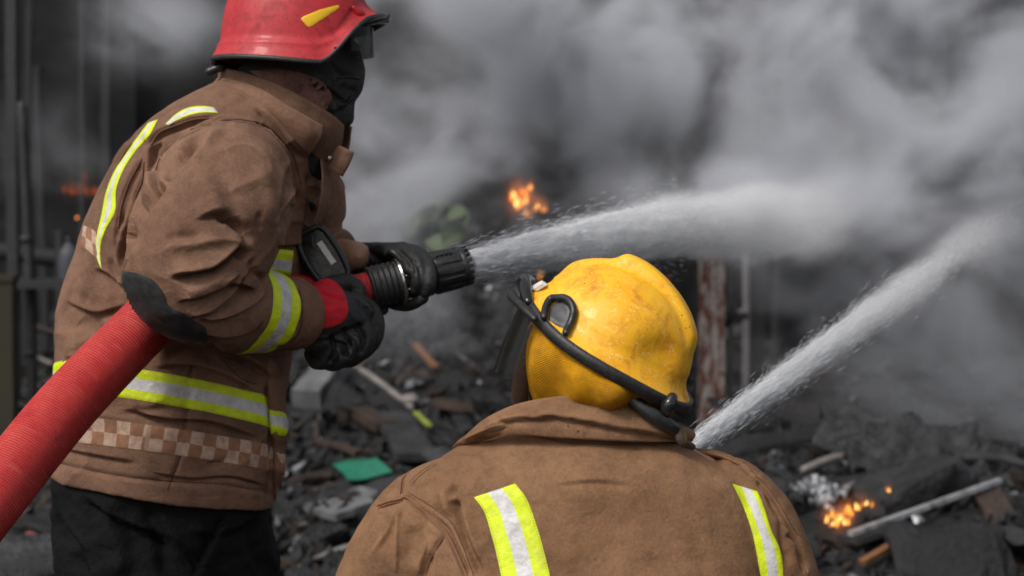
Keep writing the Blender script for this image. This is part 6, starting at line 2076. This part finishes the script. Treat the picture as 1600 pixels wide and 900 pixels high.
def jet(label, S, E, sag, r0, r1, vis, dens0, seed, n_streak, fade=(.35, 1.0), streak_until=.6):
    """water flying from S to E, arching by sag; r0..r1 radius in metres"""
    S, E = np.asarray(S), np.asarray(E)
    ax = unit(E - S); L = np.linalg.norm(E - S)
    lat = unit(np.cross(_U, ax)); up = np.cross(ax, lat)
    Mx = Matrix([[*q, 0] for q in (ax, lat, up)] + [[0, 0, 0, 1]]).transposed(); Mx = Matrix.Translation(Vector(S)) @ Mx.to_3x3().to_4x4()
    root = put('water_jet', None, None, label, 'water jet')
    root.matrix_world = Mx
    r = np.random.default_rng(seed)
    rad = lambda t: r0 + (r1 - r0) * t ** .9
    arch = lambda t: 4 * sag * t * (1 - t)
    # dense mist as a volume
    gn = GN('jet_field')
    t = gn.m('MULTIPLY', gn.x, 1 / L, clamp=True)
    zc = gn.m('MULTIPLY', gn.m('MULTIPLY', t, gn.m('SUBTRACT', 1.0, t)), 4 * sag)
    wob = gn.noise(gn.vec((1.2, 3, 3), (seed, 0, 0)), 3.0, 2, .5)
    dz = gn.m('SUBTRACT', gn.z, zc); dz = gn.m('ADD', dz, gn.m('MULTIPLY', gn.m('SUBTRACT', wob, .5), gn.m('MULTIPLY', t, .12)))
    rr = gn.m('ADD', gn.m('MULTIPLY', gn.m('POWER', t, .9), r1 - r0), r0)
    rho = gn.m('DIVIDE', gn.m('SQRT', gn.m('ADD', gn.m('MULTIPLY', gn.y, gn.y), gn.m('MULTIPLY', dz, dz))), rr)
    nz = gn.noise(gn.vec((.28, 1, 1), (seed * 3, 1, 2)), 26.0, 4, .65, .3)
    nb = gn.noise(gn.vec((.5, 1, 1), (seed * 5, 7, 2)), 7.0, 4, .6, .5)
    edge = gn.m('ADD', rho, gn.m('MULTIPLY', gn.m('SUBTRACT', nz, .5), gn.m('ADD', gn.m('MULTIPLY', t, .6), .55)))
    edge = gn.m('ADD', edge, gn.m('MULTIPLY', gn.m('SUBTRACT', nb, .5), gn.m('MULTIPLY', t, 1.3)))
    soft = gn.step(edge, 1.05, .35)
    fall = gn.m('SUBTRACT', 1.0, gn.step(t, fade[0], fade[1]))
    core = gn.m('POWER', gn.m('DIVIDE', r0, rr), .8)
    d = gn.m('MULTIPLY', gn.m('MULTIPLY', soft, core), gn.m('MULTIPLY', fall, dens0))
    d = gn.m('MULTIPLY', d, gn.m('ADD', gn.m('MULTIPLY', nz, 1.4), .3))
    d = gn.m('MULTIPLY', d, gn.m('ADD', gn.m('MULTIPLY', gn.step(t, .06, .40), .82), .18))
    W = r1 * 1.25 + .02
    gn.finish(d, (0.0, -W, min(0, sag) - W), (L, W, max(0, sag) + W), (min(420, L / .009), min(80, 2 * W / .008), min(80, (2 * W + abs(sag)) / .008)), M['jetmist'])
    o = gn.object('mist', M['jetmist'], root)
    # solid ragged core near the nozzle
    Lc = L * .5
    nn, sg = 170, 36
    G = np.zeros((nn, sg, 3))
    for i, tt in enumerate(np.linspace(0, .5, nn)):
        for j in range(sg):
            a = 2 * math.pi * j / sg
            q = .70 * rad(tt) * (1 + .30 * mnoise.noise(Vector((tt * L * 9 + seed, math.cos(a) * 2.6, math.sin(a) * 2.6))) + .16 * mnoise.noise(Vector((tt * L * 32, math.cos(a) * 7 + seed, math.sin(a) * 7))))
            G[i, j] = (tt * L, q * math.cos(a), arch(tt) + q * math.sin(a))
    build('water_core', Geo().ringtube(G, cap=False), mat_core(Lc), root)
    # streaks and drops
    g = Geo()
    for k in range(n_streak):
        tt = abs(r.normal(0, 1)) * streak_until * .55
        if tt > 1: continue
        q = abs(r.normal(0, .48))
        outer = r.random() < .04
        if outer: q = r.uniform(.8, 1.15 + .8 * tt)
        q = min(q, 1.9)
        a = r.uniform(0, 2 * math.pi); R_ = rad(tt) * q
        c = np.array([tt * L, R_ * math.cos(a), arch(tt) + R_ * math.sin(a)])
        s = r.uniform(.0003, .0008) * (1 if not outer else .9)
        l = r.uniform(.006, .03) * (1 if not outer else .22)
        dirn = unit(np.array([1, math.cos(a) * q * (r1 - r0) / L + r.normal(0, .05), math.sin(a) * q * (r1 - r0) / L + 4 * sag * (1 - 2 * tt) / L + r.normal(0, .05)]))
        e1 = unit(np.cross(dirn, [0, .3, 1])); e2 = np.cross(dirn, e1)
        g.add([c - dirn * l, c + e1 * s, c + e2 * s, c - e1 * s, c - e2 * s, c + dirn * l], [(0, 2, 1), (0, 3, 2), (0, 4, 3), (0, 1, 4), (5, 1, 2), (5, 2, 3), (5, 3, 4), (5, 4, 1)])
    o = build('spray_droplets', g, M['spray'], root, smooth=False, normals=False)
    o['kind'] = 'stuff'
    return root


jet('white jet of water arching from the nozzle held by the red-helmeted firefighter', NB + na * .002, P(1330, 345, 5.2), .035, .034, .15, 1, 46, 3, 20000, (.40, 1.0), .62)
S2 = P(1052, 720, 2.90)
jet('straight jet of water rising from behind the shoulder of the yellow-helmeted firefighter', S2, P(1620, 303, 4.6), .0, .018, .074, 1, 42, 8, 14000, (.25, .95), .5)
# glow of the burning gas round the flames
M['burning_gas'] = mat_volume('burning_gas', (.9, .5, .3), .3, .0)
_e = [n for n in M['burning_gas'].node_tree.nodes if n.type == 'PRINCIPLED_VOLUME'][0]
_e.inputs['Emission Color'].default_value = (1.0, .24, .03, 1); _e.inputs['Emission Strength'].default_value = 1.0
_at = M['burning_gas'].node_tree.nodes.new('ShaderNodeAttribute'); _at.attribute_name = 'density'
_mm = M['burning_gas'].node_tree.nodes.new('ShaderNodeMath'); _mm.operation = 'MULTIPLY'; _mm.inputs[1].default_value = 7.0
M['burning_gas'].node_tree.links.new(_at.outputs['Fac'], _mm.inputs[0]); M['burning_gas'].node_tree.links.new(_mm.outputs[0], _e.inputs['Emission Strength'])
for r, c, spots, y, dull in FIRES:
    if len(spots) < 5: continue
    gn = GN('fire_field'); tot = None
    pts = np.array([P(a, b - s * .8, y) - c for a, b, s in spots]); sz = np.array([m_of(s, y) for a, b, s in spots])
    for p, z in zip(pts, sz):
        q = gn.blob(p, (z * 1.3, z * 1.3, z * 1.8), 0.75)
        tot = q if tot is None else gn.m('ADD', tot, q)
    nz = gn.noise(gn.vec((1, 1, .6), (float(c[0]), 0, 0)), 16, 4, .6, .8)
    d = gn.m('MULTIPLY', tot, gn.step(nz, .38, .64))
    d = gn.m('MULTIPLY', d, .35 if dull else 1.0)
    lo, hi = (pts - sz[:, None] * 3.6).min(0), (pts + sz[:, None] * 4.6).max(0)
    gn.finish(d, lo, hi, np.clip((hi - lo) / .010, 8, 90), M['burning_gas'])
    gn.object('burning_gas', M['burning_gas'], r)

# second nozzle, mostly hidden behind the shoulder
n2 = put('hose_nozzle', None, None, 'black nozzle held in front of the yellow-helmeted firefighter', 'nozzle')
a2 = unit(P(1600, 318, 4.6) - S2)
B0, B1 = S2 - a2 * .22, S2
x2 = unit(np.cross(a2, _U)); y2 = np.cross(x2, a2)
def lathe2(prof):
    th = np.arange(32) / 32 * 2 * math.pi
    return Geo().ringtube(np.array([B0 + a2 * s + r * (np.cos(th)[:, None] * x2 + np.sin(th)[:, None] * y2) for s, r in prof]))
build('bumper_barrel', lathe2([(.12, .028), (.125, .036), (.15, .038), (.21, .037), (.22, .034), (.215, .026)]), M['black_plastic'], n2, sharp=35)
build('valve_body', lathe2([(.02, .026), (.025, .033), (.08, .034), (.12, .03)]), M['rubber'], n2, sharp=35)
build('hose_tail', Geo().tube([B0 + a2 * .02, B0 - a2 * .15, B0 - a2 * .3 - _U * .15, np.array([.5, 2.75, .08]), np.array([.9, 2.2, .05])], [.027] * 5, 40, 16), M['hose_plain'], n2)
